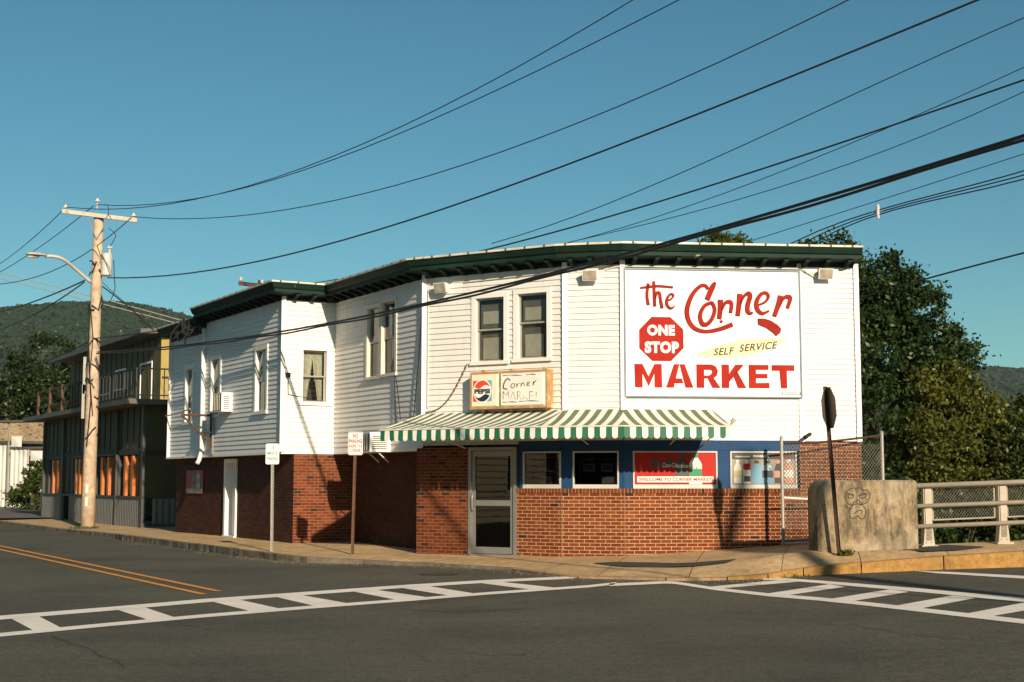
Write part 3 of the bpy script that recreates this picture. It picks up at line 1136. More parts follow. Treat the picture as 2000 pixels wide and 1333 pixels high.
for w, (a, b, c, d) in SHOP:
    mb = MB()
    t = .03
    mb.wbox(w, a, a + t, c, d, FO - .06, FO + .022)
    mb.wbox(w, b - t, b, c, d, FO - .06, FO + .022)
    mb.wbox(w, a + t, b - t, d - t, d, FO - .06, FO + .022)
    mb.wbox(w, a + t, b - t, c, c + t * 1.3, FO - .06, FO + .022)
    mb.wbox(w, a, b, SILL + .002, c, FO - .06, FO + .03)
    mb.wbox(w, a, b, d, HEAD, FO - .06, FO + .004, 1)
    f = mb.build('shop_window', [M['shop_frame_shaded'], M['blue']], store)
    mb = MB()
    mb.face([w.pt(a + t, c + t, FO - .02), w.pt(b - t, c + t, FO - .02), w.pt(b - t, d - t, FO - .02), w.pt(a + t, d - t, FO - .02)])
    mb.build('pane', M['glass_dark'], f)
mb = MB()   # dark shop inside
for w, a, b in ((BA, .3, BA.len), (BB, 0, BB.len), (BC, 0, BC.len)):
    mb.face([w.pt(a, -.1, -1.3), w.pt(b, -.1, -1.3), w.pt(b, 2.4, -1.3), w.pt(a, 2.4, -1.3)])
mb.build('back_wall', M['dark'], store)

# --- aluminium shop door
mb = MB()
gz = .13
t = .07
mb.wbox(BA, d0, d0 + t, gz, dz, -.1, .02)
mb.wbox(BA, d1 - t, d1, gz, dz, -.1, .02)
mb.wbox(BA, d0 + t, d1 - t, dz - t, dz, -.1, .02)
mb.wbox(BA, d0 + t, d1 - t, 0, gz + .02, -.1, .06)
door = mb.build('shop_door', M['alu'], store)
a, b = d0 + t + .006, d1 - t - .006
lf = MB()
zr = BA.sz(960, 983)[1]
for x0, x1, y0, y1 in ((a, a + .075, gz + .03, dz - t - .01), (b - .075, b, gz + .03, dz - t - .01), (a + .075, b - .075, gz + .03, gz + .16),
                       (a + .075, b - .075, dz - t - .11, dz - t - .01), (a + .075, b - .075, zr - .055, zr + .055)):
    lf.wbox(BA, x0, x1, y0, y1, -.06, -.012)
lf.build('door_leaf', M['alu'], door)
pn = MB()
pn.face([BA.pt(a + .05, gz + .1, -.035), BA.pt(b - .05, gz + .1, -.035), BA.pt(b - .05, dz - .12, -.035), BA.pt(a + .05, dz - .12, -.035)])
pn.build('pane', M['glass_dark'], door)
hd = MB()
hx = a + .04
hd.tube(spline([BA.pt(hx, zr - .13, -.01), BA.pt(hx, zr - .12, .045), BA.pt(hx, zr + .12, .05), BA.pt(hx, zr + .20, -.01)], 6), .013, 8)
hd.build('handle', M['alu'], door)

# --- plain side door in the street wall
mb = MB()
a, b, _, c = door_hole
mb.wbox(B_WING, a, a + .12, .2, c, -.25, .05)
mb.wbox(B_WING, b - .06, b, .2, c, -.25, .05)
mb.wbox(B_WING, a + .12, b - .06, c - .1, c, -.25, .05)
mb.wbox(B_WING, a, b, .1, .2, -.25, .08)
sd = mb.build('side_door', M['trim'], store)
mb = MB()
mb.wbox(B_WING, a + .12, b - .06, .2, c - .1, -.2, -.14)
mb.wbox(B_WING, a + .3, b - .2, 1.2, 1.9, -.139, -.135, 1)
mb.build('door_leaf', [M['trim'], M['dark']], sd)

# --- downspout, conduits, chain and brackets on the store
dp = MB()
x = s_split - .03
dp.tube([W_WING.pt(x, ZT - .25, .07), W_WING.pt(x, ZB + .12, .07), W_WING.pt(x - .1, ZB - .12, .10), W_WING.pt(x - .08, ZB - .22, .16)], .06, 10)
dp.build('downspout', M['trim'], store, smooth=True)
cd = MB()
zc = W_A.sz(830, 568)[1]
cd.tube([W_A.pt(.12, 3.1, .03), W_A.pt(.12, zc, .03), W_A.pt(.45, zc + .03, .03)], .014, 6)
cd.tube([W_A.pt(1.0, zc + .1, .03), W_A.pt(2.0, zc + .12, .03), W_A.pt(W_A.len - .05, zc + .16, .03), W_B.pt(.3, zc + .15, .03)], .012, 6)
z2 = W_C.sz(1400, 526)[1] + .02
cd.tube([W_B.pt(.85, zc + .15, .03), W_B.pt(1.05, zc + .2, .04), W_C.pt(.05, z2, .06), W_C.pt(3.6, z2, .06), W_C.pt(3.8, z2 - .13, .04), W_C.pt(4.0, z2 - .13, .04)], .016, 6)
cd.build('conduit', M['cream'], store)
ch = MB()
c0, c1 = W_A.sz(915, 712), W_A.sz(833, 806)
n = 30
for i in range(n):
    t0, t1 = i / n, (i + .8) / n
    f = lambda t: W_A.pt(c0[0] + (c1[0] - c0[0]) * t, c0[1] + (c1[1] - c0[1]) * t - .28 * math.sin(math.pi * t), .06 - .02 * (i % 2))
    ch.tube([f(t0), f(t1)], .013, 5)
ch.build('chain', M['rust'], store)
wb = MB()
bx = W_WING.sz(418, 830)[0]
zz = W_WING.sz(418, 812)[1]
wb.tube([W_WING.pt(bx - .05, zz, .05), W_WING.pt(bx - .05, zz, .85)], .03, 6)
wb.tube([W_WING.pt(bx - .05, zz - .75, .05), W_WING.pt(bx - .05, zz, .85)], .03, 6)
wb.tube([W_WING.pt(bx - .05, zz - .85, .06), W_WING.pt(bx - .05, zz + .05, .06)], .04, 6)
wb.build('wall_bracket', M['wood_brown'], store)
cp = MB()
cp.tube([W_WING.pt(-.1, 3.45, .03), W_WING.pt(1.0, 3.47, .05), W_WING.pt(2.3, 3.55, .06)], .02, 6)
cp.tube([W_WING.pt(bx + .1, 3.55, .06), W_WING.pt(bx + .1, 2.3, .06)], .03, 6)
cp.tube([W_WING.pt(s_split - .5, 2.9, .1), W_WING.pt(s_split + .8, 2.85, .1)], .025, 6)
cp.build('conduit', M['steel'], store)
lw = MB()   # loose wires hanging on the shaded wall by the awning
for u0, v0, u1, v1 in ((773, 722, 776, 830), (776, 735, 786, 820), (828, 600, 812, 815)):
    p, q = W_STR.sz(u0, v0), W_STR.sz(u1, v1)
    lw.tube([W_STR.pt(*p, .04), W_STR.pt((p[0] + q[0]) / 2 + .03, (p[1] + q[1]) / 2, .05), W_STR.pt(*q, .05)], .011, 5)
lw.build('loose_wire', M['black'], store)
sp = MB()
a_, z_ = W_RET.sz(561, 733)
sp.wbox(W_RET, a_ - .05, a_ + .05, z_ - .05, z_ + .05, 0, .09)
sp.tube([W_RET.pt(a_, z_, .05), W_RET.pt(a_ + .02, z_ - .45, .03), W_RET.pt(a_ + .5, z_ - .52, .03)], .01, 5)
sp.build('wall_socket', M['black'], store)
# bundle of tangled cable ends under the eave where the two cornices meet
tg = MB()
c = W_WING.pt(s_split - .35, ZT - .05, .42)
for i in range(22):
    p = c + Vector((random.uniform(-.25, .25), random.uniform(-.25, .25), random.uniform(-.1, .1)))
    q = p + Vector((random.uniform(-.25, .25), random.uniform(-.2, .2), random.uniform(-.6, -.05)))
    tg.tube(spline([p, (p + q) / 2 + Vector((random.uniform(-.12, .12), 0, -.05)), q], 4), .018, 5)
tg.build('cable_tangle', M['black'], store)


# ------------------------------------------------------------------ awning
AP = 1.5
sC = W_C.sz(1390, 803)[0]
att = [P3 + W_A.d * .0, P4, P5, W_C.pt(sC, 0)]
frn = mitre(att, AP)
ZA, ZF, ZV = 2.98, 2.61, 2.37
awn = thing('awning', (P4.x, P4.y, 2.4), 'green and white striped awning with scalloped edge over the shop front', 'awning')
top, val = MB(), MB()
idx = 0
for i in range(3):
    a0, a1, f0, f1 = att[i] + Z * ZA, att[i + 1] + Z * ZA, frn[i] + Z * ZF, frn[i + 1] + Z * ZF
    d = (frn[i + 1] - frn[i])
    L = d.length
    d = d.normalized()
    n = round(L / .11)
    w = L / n
    U = lambda p: ((Vector(p) - frn[i]).dot(d) / w + idx)
    K = 12
    for k in range(K):
        t0, t1 = k / K, (k + 1) / K
        sag = lambda t: -.035 * math.sin(math.pi * t)
        for jj in range(4):
            r0, r1 = jj / 4, (jj + 1) / 4
            g = lambda t, r: (f0.lerp(f1, r)).lerp(a0.lerp(a1, r), t) + Z * sag(t)
            q = [g(t0, r0), g(t0, r1), g(t1, r1), g(t1, r0)]
            top.face(q, 0, [(U(p), 0) for p in q])
    for k in range(n):
        q0, q1 = f0 + d * (w * k), f0 + d * (w * (k + 1))
        hang = ZF - ZV
        sway = Vector((d.y, -d.x, 0)) * (0.012 * math.sin(k * 1.7 + i))
        pts = [q0, q1]
        bot = []
        for j in range(7):
            th = math.pi * j / 6
            x = .5 + .5 * math.cos(th)
            bot.append(q0 + d * (w * x) + sway - Z * (hang - .05 + .05 * math.sin(th)))
        val.face([q0] + bot[::-1] + [q1], 0, [(idx + k + .5, 0)] * (len(bot) + 2))
    idx += n + (n % 2)
top.build('canopy', M['awn_top'], awn)
val.build('valance', M['awn_val'], awn)
fm = MB()
for i in range(3):
    fm.tube([frn[i] + Z * (ZF - .015), frn[i + 1] + Z * (ZF - .015)], .016, 6)
fm.tube([att[0] + W_A.n * .05 + Z * (ZA - .02), frn[0] + Z * (ZF - .02)], .014, 6)
fm.tube([att[3] + W_C.n * .05 + Z * (ZA - .02), frn[3] + Z * (ZF - .02)], .014, 6)
for p, q in ((W_A.pt(1.1, 2.25, .1), W_A.pt(.9, ZF, AP - .1)), (W_B.pt(.5, 2.30, .1), W_B.pt(.3, ZF, AP - .1)), (W_C.pt(.9, 2.3, .1), W_C.pt(.95, ZF, AP - .1)),
             (W_C.pt(1.55, 2.3, .1), W_C.pt(1.6, ZF, AP - .1)), (W_A.pt(.1, 2.5, .06), W_A.pt(.05, ZF, AP - .1))):
    fm.tube([p, q], .013, 6)
fm.build('awning_frame', M['cream'], awn)
hs = MB()
hs.wbox(W_A, 0, W_A.len, 2.38, 2.46, .02, .1)
hs.wbox(W_B, 0, W_B.len, 2.38, 2.46, .02, .1)
hs.wbox(W_C, 0, sC, 2.38, 2.46, .02, .1)
hs.build('wall_rail', M['cream'], awn)


# ------------------------------------------------------------------ big painted sign
def zc1(x, y, o=.06):
    return W_C.sz(1200 + x / 3.332, 460 + y / 3.3325, o)


bl, br_, = zc1(72, 640)[0], zc1(1215, 640)[0]
sx0, sx1 = zc1(74, 640)[0], zc1(1207, 640)[0]
sz1, sz0 = zc1(640, 230)[1], zc1(640, 1047)[1]
sign = thing('market_signboard', W_C.pt((sx0 + sx1) / 2, sz0, .05), 'large white painted shop signboard with red lettering and red octagon, high on the right wall', 'sign')
mb = MB()
mb.wbox(W_C, sx0, sx1, sz0, sz1, .016, .05)
mb.build('panel', M['sign_white'], sign)
mb = MB()
t = .028
mb.wbox(W_C, sx0 - t, sx0, sz0 - t, sz1 + t, .016, .075)
mb.wbox(W_C, sx1, sx1 + t, sz0 - t, sz1 + t, .016, .075)
mb.wbox(W_C, sx0, sx1, sz1, sz1 + t, .016, .075)
mb.wbox(W_C, sx0, sx1, sz0 - t, sz0, .016, .075)
mb.build('sign_frame', M['frame_blue'], sign)
XM = (sx1 - sx0) / (1207 - 74)
ZM_ = (sz1 - sz0) / (1047 - 230)


def fs(x, y, c):
    """sign drawing units (as in the enlarged photo) to the panel"""
    return W_C.pt(sx0 + (x - 74) * XM, sz1 - (y - 230) * ZM_ + (x - 640) * 0.0, .05 + c)


def sl(x, y):
    return x, y


red = MB()
def RS(pts, w, k=8, closed=False):
    stroke(red, pts, w, fs, 0.001, .028, closed=closed, k=k)


RS([(170, 350), (215, 343), (290, 336), (382, 343)], [10, 15, 15, 12])
RS([(222, 320), (213, 395), (221, 460)], [18, 17, 19])
RS([(258, 305), (260, 390), (263, 468)], [17, 18, 20])
RS([(264, 425), (276, 382), (294, 384), (300, 425), (310, 480)], [10, 18, 19, 18, 20])
RS([(341, 432), (368, 420), (384, 398), (368, 386), (346, 410), (339, 448), (356, 476), (376, 478), (391, 463)], [9, 12, 13, 14, 17, 18, 16, 13, 8])
RS([(658, 306), (640, 335), (602, 421)], [16, 34, 34])
RS([(612, 352), (590, 328), (555, 336), (505, 392), (472, 480), (480, 555), (520, 608), (590, 628), (680, 612), (766, 580)], [18, 20, 24, 28, 30, 28, 26, 22, 26, 30])
RS([(628, 440), (585, 462), (556, 520), (568, 576), (600, 580), (632, 545), (651, 490), (640, 448)], [22, 24, 26, 28, 26, 24, 22, 22], closed=True)
RS([(690, 420), (688, 480), (680, 545)], [34, 32, 28])
RS([(694, 492), (720, 442), (748, 432), (762, 450), (754, 505)], [12, 22, 26, 24, 22])
RS([(686, 556), (700, 568)], [16, 14])
RS([(817, 380), (812, 440), (800, 524)], [34, 32, 28])
RS([(818, 450), (842, 398), (872, 375), (884, 395), (868, 450), (866, 490), (882, 506), (900, 502)], [10, 18, 26, 30, 30, 28, 22, 14])
RS([(938, 452), (985, 428), (1004, 392), (985, 370), (952, 384), (926, 430), (930, 478), (962, 506), (1008, 488)], [12, 16, 20, 20, 24, 28, 28, 22, 12])
RS([(1084, 388), (1068, 450), (1040, 524)], [32, 32, 28])
RS([(1076, 462), (1098, 412), (1124, 394), (1148, 404), (1128, 470)], [10, 20, 26, 26, 22])
red.prism([(932, 540), (975, 540), (1015, 552), (1060, 580), (1083, 604), (1078, 632), (1052, 653), (1035, 634), (985, 598), (934, 578)], fs, .028)
red.build('cutout_letters', M['cut_red'], sign)
oc = MB()
R8 = 155
cx8, cy8 = 303, 680
oct_ = [(160, 622), (241, 537), (363, 537), (446, 616), (447, 738), (365, 823), (243, 823), (160, 742)]
oc.face([fs(x, y, .0035) for x, y in oct_])
oc.build('octagon', M['sign_red'], sign)
ow = MB()
fz = lambda a, b, c: fs(a, b, c)
put_text(ow, 'ONE', fz, 213, 391, 658, 588, .007, bold=.055, space=1.12)
ow.build('octagon_word', M['sign_white'], sign)
ow = MB()
put_text(ow, 'STOP', fz, 196, 416, 772, 696, .007, bold=.055, space=1.12)
ow.build('octagon_word', M['sign_white'], sign)
ln = MB()
lens = []
for i in range(17):
    t = i / 16
    lens.append((510 + 622 * t, 780 - 104 * t - 46 * math.sin(math.pi * t) ** .9))
for i in range(1, 16):
    t = 1 - i / 16
    lens.append((510 + 622 * t, 780 - 104 * t + 62 * math.sin(math.pi * t) ** .9))
ln.face([fs(x, y, .0035) for x, y in lens])
ln.build('yellow_lens', M['lens_yellow'], sign)
lt = MB()
put_text(lt, 'SELF', fz, 640, 776, 785, 738, .007, bold=.022, shear=.25, tilt=-10, space=1.1)
lt.build('painted_word', M['ink'], sign)
lt = MB()
put_text(lt, 'SERVICE', fz, 808, 1060, 760, 712, .007, bold=.022, shear=.25, tilt=-26, space=1.1)
lt.build('painted_word', M['ink'], sign)
mk = MB()


def poly(*pts):
    mk.face([fs(x, y, .0035) for x, y in pts])


y0, y1 = 842, 994
poly((127, y0), (180, y0), (180, y1), (131, y1))                      # M
poly((180, y0), (219, 922), (219, 988), (180, 905))
poly((256, y0), (219, 922), (219, 988), (256, 905))
poly((256, y0), (304, y0), (306, y1), (256, y1))
poly((382, y0), (418, y0), (380, y1), (330, y1))                      # A
poly((418, y0), (452, y0), (508, y1), (455, y1))
poly((395, 934), (432, 934), (444, 966), (387, 966))
poly((527, y0), (578, y0), (578, y1), (527, y1))                      # R
poly((578, y0), (625, 842), (612, 878), (578, 878))
poly((625, 842), (652, 852), (668, 884), (628, 884), (622, 880), (612, 878))
poly((668, 884), (660, 914), (640, 930), (608, 914), (622, 905), (628, 895), (628, 884))
poly((640, 930), (578, 934), (578, 914), (608, 914))
poly((598, 932), (640, 930), (684, y1), (630, y1))
poly((690, y0), (740, y0), (740, y1), (690, y1))                      # K
poly((740, 900), (780, y0), (838, y0), (740, 955))
poly((768, 920), (790, 880), (852, y1), (795, y1))
poly((867, y0), (915, y0), (915, y1), (867, y1))                      # E
poly((915, y0), (998, y0), (998, 875), (915, 875))
poly((915, 900), (990, 900), (990, 930), (915, 930))
poly((915, 960), (1002, 958), (1002, y1), (915, y1))
poly((1017, y0), (1167, y0), (1167, 880), (1017, 880))                # T
poly((1068, 880), (1118, 880), (1118, y1), (1076, y1))
mk.build('block_lettering', M['sign_red'], sign)
bk = MB()
bk.face([fs(x, y, .003) for x, y in ((1084, 1018), (1202, 1018), (1208, 1027), (1202, 1036), (1084, 1036), (1078, 1027))], 1)
put_text(bk, 'BERKSHIRE', fz, 1088, 1198, 1033, 1021, .006, bold=.02)
bk.build('maker_plate', [M['sign_white'], M['frame_blue']], sign)

# ------------------------------------------------------------------ lit box sign
BO = .26
def zb(x, y):
    return W_A.sz(880 + x / 3.3325, 480 + y / 3.3325, BO)


s0, zt0 = zb(133, 838)
s1, zt1 = zb(625, 800)
_, zl0 = zb(133, 1062)
_, zl1 = zb(625, 1052)
zt, zl = (zt0 + zt1) / 2, (zl0 + zl1) / 2
bs = thing('box_sign', W_A.pt((s0 + s1) / 2, zl, 0), 'rusty lightbox sign with round red white and blue soda emblem beside faded shop lettering', 'sign')
mb = MB()
mb.wbox(W_A, s0, s1, zl, zt, .04, BO)
mb.wbox(W_A, s0 - .015, s1 + .015, zt - .035, zt + .012, .03, BO + .012)
mb.wbox(W_A, s0 - .015, s1 + .015, zl - .012, zl + .03, .03, BO + .012)
mb.wbox(W_A, s0 - .016, s0 + .02, zl + .03, zt - .035, .03, BO + .012)
mb.wbox(W_A, s1 - .02, s1 + .016, zl + .03, zt - .035, .03, BO + .012)
sm = zb(322, 950)[0]
mb.wbox(W_A, sm - .02, sm + .02, zl + .03, zt - .035, .03, BO + .011)
for k in (.12, .5, .93):
    q = s0 + (s1 - s0) * k
    mb.wbox(W_A, q - .025, q + .025, zt + .012, zt + .06, .05, .16)
    mb.wbox(W_A, q - .025, q + .025, zl - .06, zl - .012, .05, .16)
mb.build('sign_case', M['rust_frame'], bs)
for k, (a, b, mt) in enumerate(((s0 + .02, sm - .02, 'panel_cream'), (sm + .02, s1 - .02, 'panel_white'))):
    mb = MB()
    iz0, iz1 = zl + .03, zt - .035
    c = .05
    o0, o1 = BO + .002, BO + .028
    A4 = [(a, iz0), (b, iz0), (b, iz1), (a, iz1)]
    I4 = [(a + c * .3, iz0 + c * .5), (b - c, iz0 + c * .5), (b - c, iz1 - c * .3), (a + c * .3, iz1 - c * .3)]
    for i in range(4):
        j = (i + 1) % 4
        mb.face([W_A.pt(*A4[i], o0), W_A.pt(*A4[j], o0), W_A.pt(*I4[j], o1), W_A.pt(*I4[i], o1)])
    mb.face([W_A.pt(*p, o1) for p in I4])
    mb.build('sign_face', M[mt], bs)
cxs, czs = (zb(212, 940)[0], (zl + zt) / 2 - .01)
er = (zt - zl) * .29
BF = BO + .028
fb = lambda a, b, c: W_A.pt(cxs + a * er * .92, czs + b * er, BF + c)
em = MB()
em.face([fb(-1.15, -1.0, .002), fb(0, -1.0, .002), fb(0, 1.0, .002), fb(-1.15, 1.0, .002)], 0)
em.face([fb(0, -1.0, .002), fb(1.15, -1.0, .002), fb(1.15, 1.0, .002), fb(0, 1.0, .002)], 1)
circ = lambda r, n=40: [(r * math.cos(2 * math.pi * i / n), r * math.sin(2 * math.pi * i / n)) for i in range(n)]
em.face([fb(x, y, .005) for x, y in circ(1.12)], 2)
up, dn = [], []
for i in range(21):
    th = math.pi * (.13 + .74 * i / 20)
    up.append((math.cos(th), math.sin(th)))
wav = [(-.88 + 1.76 * i / 12, .40 + .17 * math.sin(i / 12 * 2 * math.pi + math.pi)) for i in range(13)]
em.face([fb(x, y, .008) for x, y in up + wav[1:-1]], 0)
for i in range(21):
    th = -math.pi * (.13 + .74 * i / 20)
    dn.append((math.cos(th), math.sin(th)))
wav2 = [(-.88 + 1.76 * i / 12, -.48 + .17 * math.sin(i / 12 * 2 * math.pi + math.pi)) for i in range(13)]
em.face([fb(x, y, .008) for x, y in dn + wav2[1:-1]], 3)
put_text(em, 'PEPSI', fb, -.95, .95, -.26, .20, .010, 4, bold=.05)
em.build('soda_emblem', [M['pop_red'], M['pop_blue'], M['sign_white'], M['pop_navy'], M['ink']], bs)
fd = MB()
fa = lambda a, b, c: W_A.pt(*[zb(a, b)[0], zl + (1062 - b) / (1062 - 838) * (zt - zl) if False else zb(a, b)[1]], BF + c)


def rnd_keep(p):
    return lambda x, y: (math.sin(x * 23.7 + y * 11.3) * 43758.5) % 1 > p


for pts, w in (([(395, 878), (372, 868), (352, 900), (350, 930), (375, 935)], 7), ([(405, 900), (398, 922), (415, 926), (422, 902), (405, 900)], 4),
               ([(436, 898), (438, 922)], 6), ([(440, 905), (455, 895)], 3), ([(466, 895), (464, 920)], 5), ([(466, 905), (480, 892), (486, 916)], 4),
               ([(505, 905), (520, 892), (506, 890), (503, 912), (522, 910)], 4), ([(545, 885), (543, 910)], 6), ([(546, 895), (562, 878)], 5)):
    stroke(fd, pts, w, fa, .001, .003, k=4)
put_text(fd, 'MARKET', fa, 345, 580, 1002, 950, .002, bold=-.02, keep=rnd_keep(.45))
for a, b, y in ((345, 470, 848), (500, 560, 842), (345, 440, 1022), (450, 580, 1015)):
    stroke(fd, [(a, y), ((a + b) / 2, y - 4), (b, y - 2)], [5, 2, 6, 2], fa, .001, .003, k=6)
fd.build('faded_lettering', M['ink'], bs)


# ------------------------------------------------------------------ floodlights, camera, bulb, air conditioners
def floodlight(wall, u, v, label, yaw=0.0):
    s, z = wall.sz(u, v, .15)
    t = thing('floodlight', wall.pt(s, z, 0), label, 'floodlight', 'floodlights under the cornice')
    b = MB()
    w2, h2 = .15, .10
    fr0 = [(-w2, -h2), (w2, -h2), (w2, h2), (-w2, h2)]
    L = lambda a, c, o: wall.pt(s + a, z + c, o)
    # tapering housing: small at the wall, tilted face in front
    bk_ = [L(-.10, -.04, .02), L(.10, -.04, .02), L(.10, .09, .02), L(-.10, .09, .02)]
    ft = [L(-w2, -h2, .17), L(w2, -h2, .17), L(w2, h2, .24), L(-w2, h2, .24)]
    b.hexa([ft[0], ft[1], bk_[1], bk_[0], ft[3], ft[2], bk_[2], bk_[3]])
    b.wbox(wall, s - .05, s + .05, z - .06, z + .08, 0.0, .05)
    b.build('housing', M['trim'], t)
    g = MB()
    k = .86
    g.face([L(-w2 * k, -h2 * k, .185), L(w2 * k, -h2 * k, .185), L(w2 * k, h2 * k, .242), L(-w2 * k, h2 * k, .242)])
    g.build('lens', M['lens'], t)


floodlight(W_A, 862, 563, 'white box floodlight on the wall left of the two upper windows')
floodlight(W_B, 1153, 539, 'white box floodlight beside the top left corner of the signboard')
floodlight(W_C, 1612, 536, 'white box floodlight beside the top right corner of the signboard')

s, z = W_C.sz(1575, 852, .1)
cm = thing('security_camera', W_C.pt(s, z, 0), 'small dark security camera on the wall above the chain link fence', 'camera')
b = MB()
b.tube([W_C.pt(s - .07, z - .03, .2), W_C.pt(s + .08, z + .04, .1)], .035, 10)
b.build('camera_body', M['black'], cm)
b = MB()
b.tube([W_C.pt(s + .04, z + .01, .12), W_C.pt(s + .04, z, 0)], .015, 6)
b.build('mount', M['black'], cm)

s, z = W_C.sz(1428, 828, .3)
lb = thing('bare_lamp', W_C.pt(s, z, 0), 'small white lamp on a bent arm at the right end of the awning', 'lamp')
b = MB()
b.tube([W_C.pt(s - .06, z - .1, .02), W_C.pt(s - .05, z - .08, .25), W_C.pt(s, z, .3)], .012, 6)
b.build('arm', M['steel'], lb)
b = MB()
b.tube([W_C.pt(s, z - .02, .3), W_C.pt(s + .03, z + .05, .32), W_C.pt(s + .06, z + .10, .34)], [.02, .045, .05], 10)
b.build('bulb', M['porcelain'], lb)


def ac_unit(wall, s0, s1, z0, z1, proj, label, struts):
    t = thing('air_conditioner', wall.pt((s0 + s1) / 2, z0, 0), label, 'air conditioner', 'air conditioners on the street walls')
    b = MB()
    b.wbox(wall, s0, s1, z0, z1, -.05, proj)
    b.build('case', M['trim'], t)
    g = MB()
    for i in range(5):                       # outer grille, bars
        x = s0 + .04 + (s1 - s0 - .08) * i / 5
        g.wbox(wall, x, x + .02, z0 + .04, z1 - .04, proj, proj + .012)
    g.wbox(wall, s0 + .03, s1 - .03, z0 + .03, z1 - .03, proj + .0005, proj + .004, 1)
    for i in range(7):                       # side louvres
        zz = z0 + .06 + (z1 - z0 - .12) * i / 7
        for q in (s0 - .006, s1):
            g.wbox(wall, q, q + .006, zz, zz + .018, .10, proj - .06, 1)
    g.build('grille', [M['cream'], M['grey_post']], t)
    if struts:
        k = MB()
        for q in (s0 + .08, s1 - .08):
            k.tube([wall.pt(q, z0, proj - .22), wall.pt(q, z0 - .22, .02)], .014, 6)
        k.build('strut', M['cream'], t)


s0a, _ = W_STR.sz(738, 862, .0)
za = W_STR.sz(740, 880)[1]
ac_unit(W_STR, 2.5, 3.15, 2.22, 2.64, .50, 'white air conditioner on two struts below the end of the awning', True)
s_, z_ = W_WING.sz(436, 790)
ac_unit(W_WING, s_ + .05, s_ + .75, z_ - .22, z_ + .26, .30, 'white air conditioner in the street wall beside a narrow upper window', False)

# ------------------------------------------------------------------ posters behind and on the shop windows
def poster_frame(w, r, o=FO + .004):
    a, b, c, d = r
    t = .034
    a, b, c, d = a + t, b - t, c + t * 1.3, d - t
    return (lambda x, y, e: w.pt(a + (b - a) * x, c + (d - c) * y, o + e)), (b - a), (d - c)


def bottle(mb, fr, x, y0, y1, w, m_body, m_cap, m_label, c):
    h = y1 - y0
    out = [(x - w / 2, y0), (x + w / 2, y0), (x + w / 2, y0 + h * .62), (x + w * .42, y0 + h * .72), (x + w * .2, y0 + h * .86),
           (x - w * .2, y0 + h * .86), (x - w * .42, y0 + h * .72), (x - w / 2, y0 + h * .62)]
    mb.face([fr(p, q, c) for p, q in out], m_body)
    mb.face([fr(x - w * .22, y0 + h * .87, c), fr(x + w * .22, y0 + h * .87, c), fr(x + w * .22, y0 + h, c), fr(x - w * .22, y0 + h, c)], m_cap)
    if m_label is not None:
        mb.face([fr(x - w * .5, y0 + h * .25, c + .002), fr(x + w * .5, y0 + h * .25, c + .002), fr(x + w * .5, y0 + h * .55, c + .002), fr(x - w * .5, y0 + h * .55, c + .002)], m_label)


w, r = SHOP[2]
fr, pw, ph = poster_frame(w, r)
ps = thing('window_poster', fr(.5, 0, 0), 'red soft drink poster with a white welcome strip in the widest shop window', 'poster')
mb = MB()
mb.face([fr(0, 0, 0), fr(1, 0, 0), fr(1, 1, 0), fr(0, 1, 0)], 0)
mats = [M['p_red'], M['p_white'], M['p_cola'], M['p_green'], M['p_dark'], M['sign_white']]
mb.build('sheet', mats, ps)
mb = MB()
for i, (x, k, lbm) in enumerate(((.26, 2, 0), (.42, 2, 0), (.58, 2, 4))):
    bottle(mb, fr, x, .02, .97, .15, 2, 0 if i < 2 else 4, lbm, .003)
bottle(mb, fr, .75, .0, .98, .16, 1, 3, 3, .004)
mb.build('bottle_picture', mats, ps)
mb = MB()
mb.face([fr(.03, .06, .007), fr(.97, .06, .007), fr(.97, .25, .007), fr(.03, .25, .007)], 1)
put_text(mb, 'WELCOME TO CORNER MARKET', fr, .05, .95, .105, .205, .010, 0, bold=.02)
put_text(mb, 'Coca-Cola', fr, .34, .54, .54, .68, .010, 1, shear=.3, bold=.01)
put_text(mb, 'coke', fr, .51, .66, .52, .66, .0115, 1, bold=.02)
put_text(mb, 'Sprite', fr, .68, .83, .44, .62, .010, 1, shear=.2, bold=.03)
mb.build('poster_lettering', mats, ps)

w, r = SHOP[3]
fr, pw, ph = poster_frame(w, r)
ps = thing('window_poster', fr(.5, 0, 0), 'grey drinks poster with pale, red and blue bottles in the right end shop window', 'poster')
mats = [M['p_grey'], M['p_white'], M['p_red'], M['p_blue'], M['p_dark'], M['p_pink'], M['p_yellow']]
mb = MB()
mb.face([fr(0, 0, 0), fr(1, 0, 0), fr(1, 1, 0), fr(0, 1, 0)], 0)
mb.face([fr(0, .80, .002), fr(1, .80, .002), fr(1, 1, .002), fr(0, 1, .002)], 4)
mb.build('sheet', mats, ps)
mb = MB()
for x, y1, ww, mbo, mc, ml in ((.09, .78, .12, 1, 1, 6), (.235, .78, .115, 1, 1, None), (.39, .76, .17, 3, 4, None), (.565, .76, .17, 3, 4, 4), (.73, .76, .11, 4, 5, 5), (.90, .80, .14, 5, 1, 1)):
    bottle(mb, fr, x, .03, y1, ww, mbo, mc, ml, .004)
mb.face([fr(.18, .46, .006), fr(.29, .46, .006), fr(.29, .66, .006), fr(.18, .66, .006)], 2)
mb.face([fr(.19, .08, .006), fr(.29, .08, .006), fr(.29, .26, .006), fr(.19, .26, .006)], 4)
mb.build('bottle_picture', mats, ps)
mb = MB()
put_text(mb, 'vitaminwater', fr, .05, .29, .86, .92, .006, 1, bold=.02)
put_text(mb, 'POWERADE', fr, .34, .59, .86, .93, .006, 1, bold=.04)
put_text(mb, 'BODYARMOR', fr, .67, .92, .86, .93, .006, 2, bold=.03)
put_text(mb, 'POWER', fr, .50, .63, .53, .60, .010, 1, bold=.04)
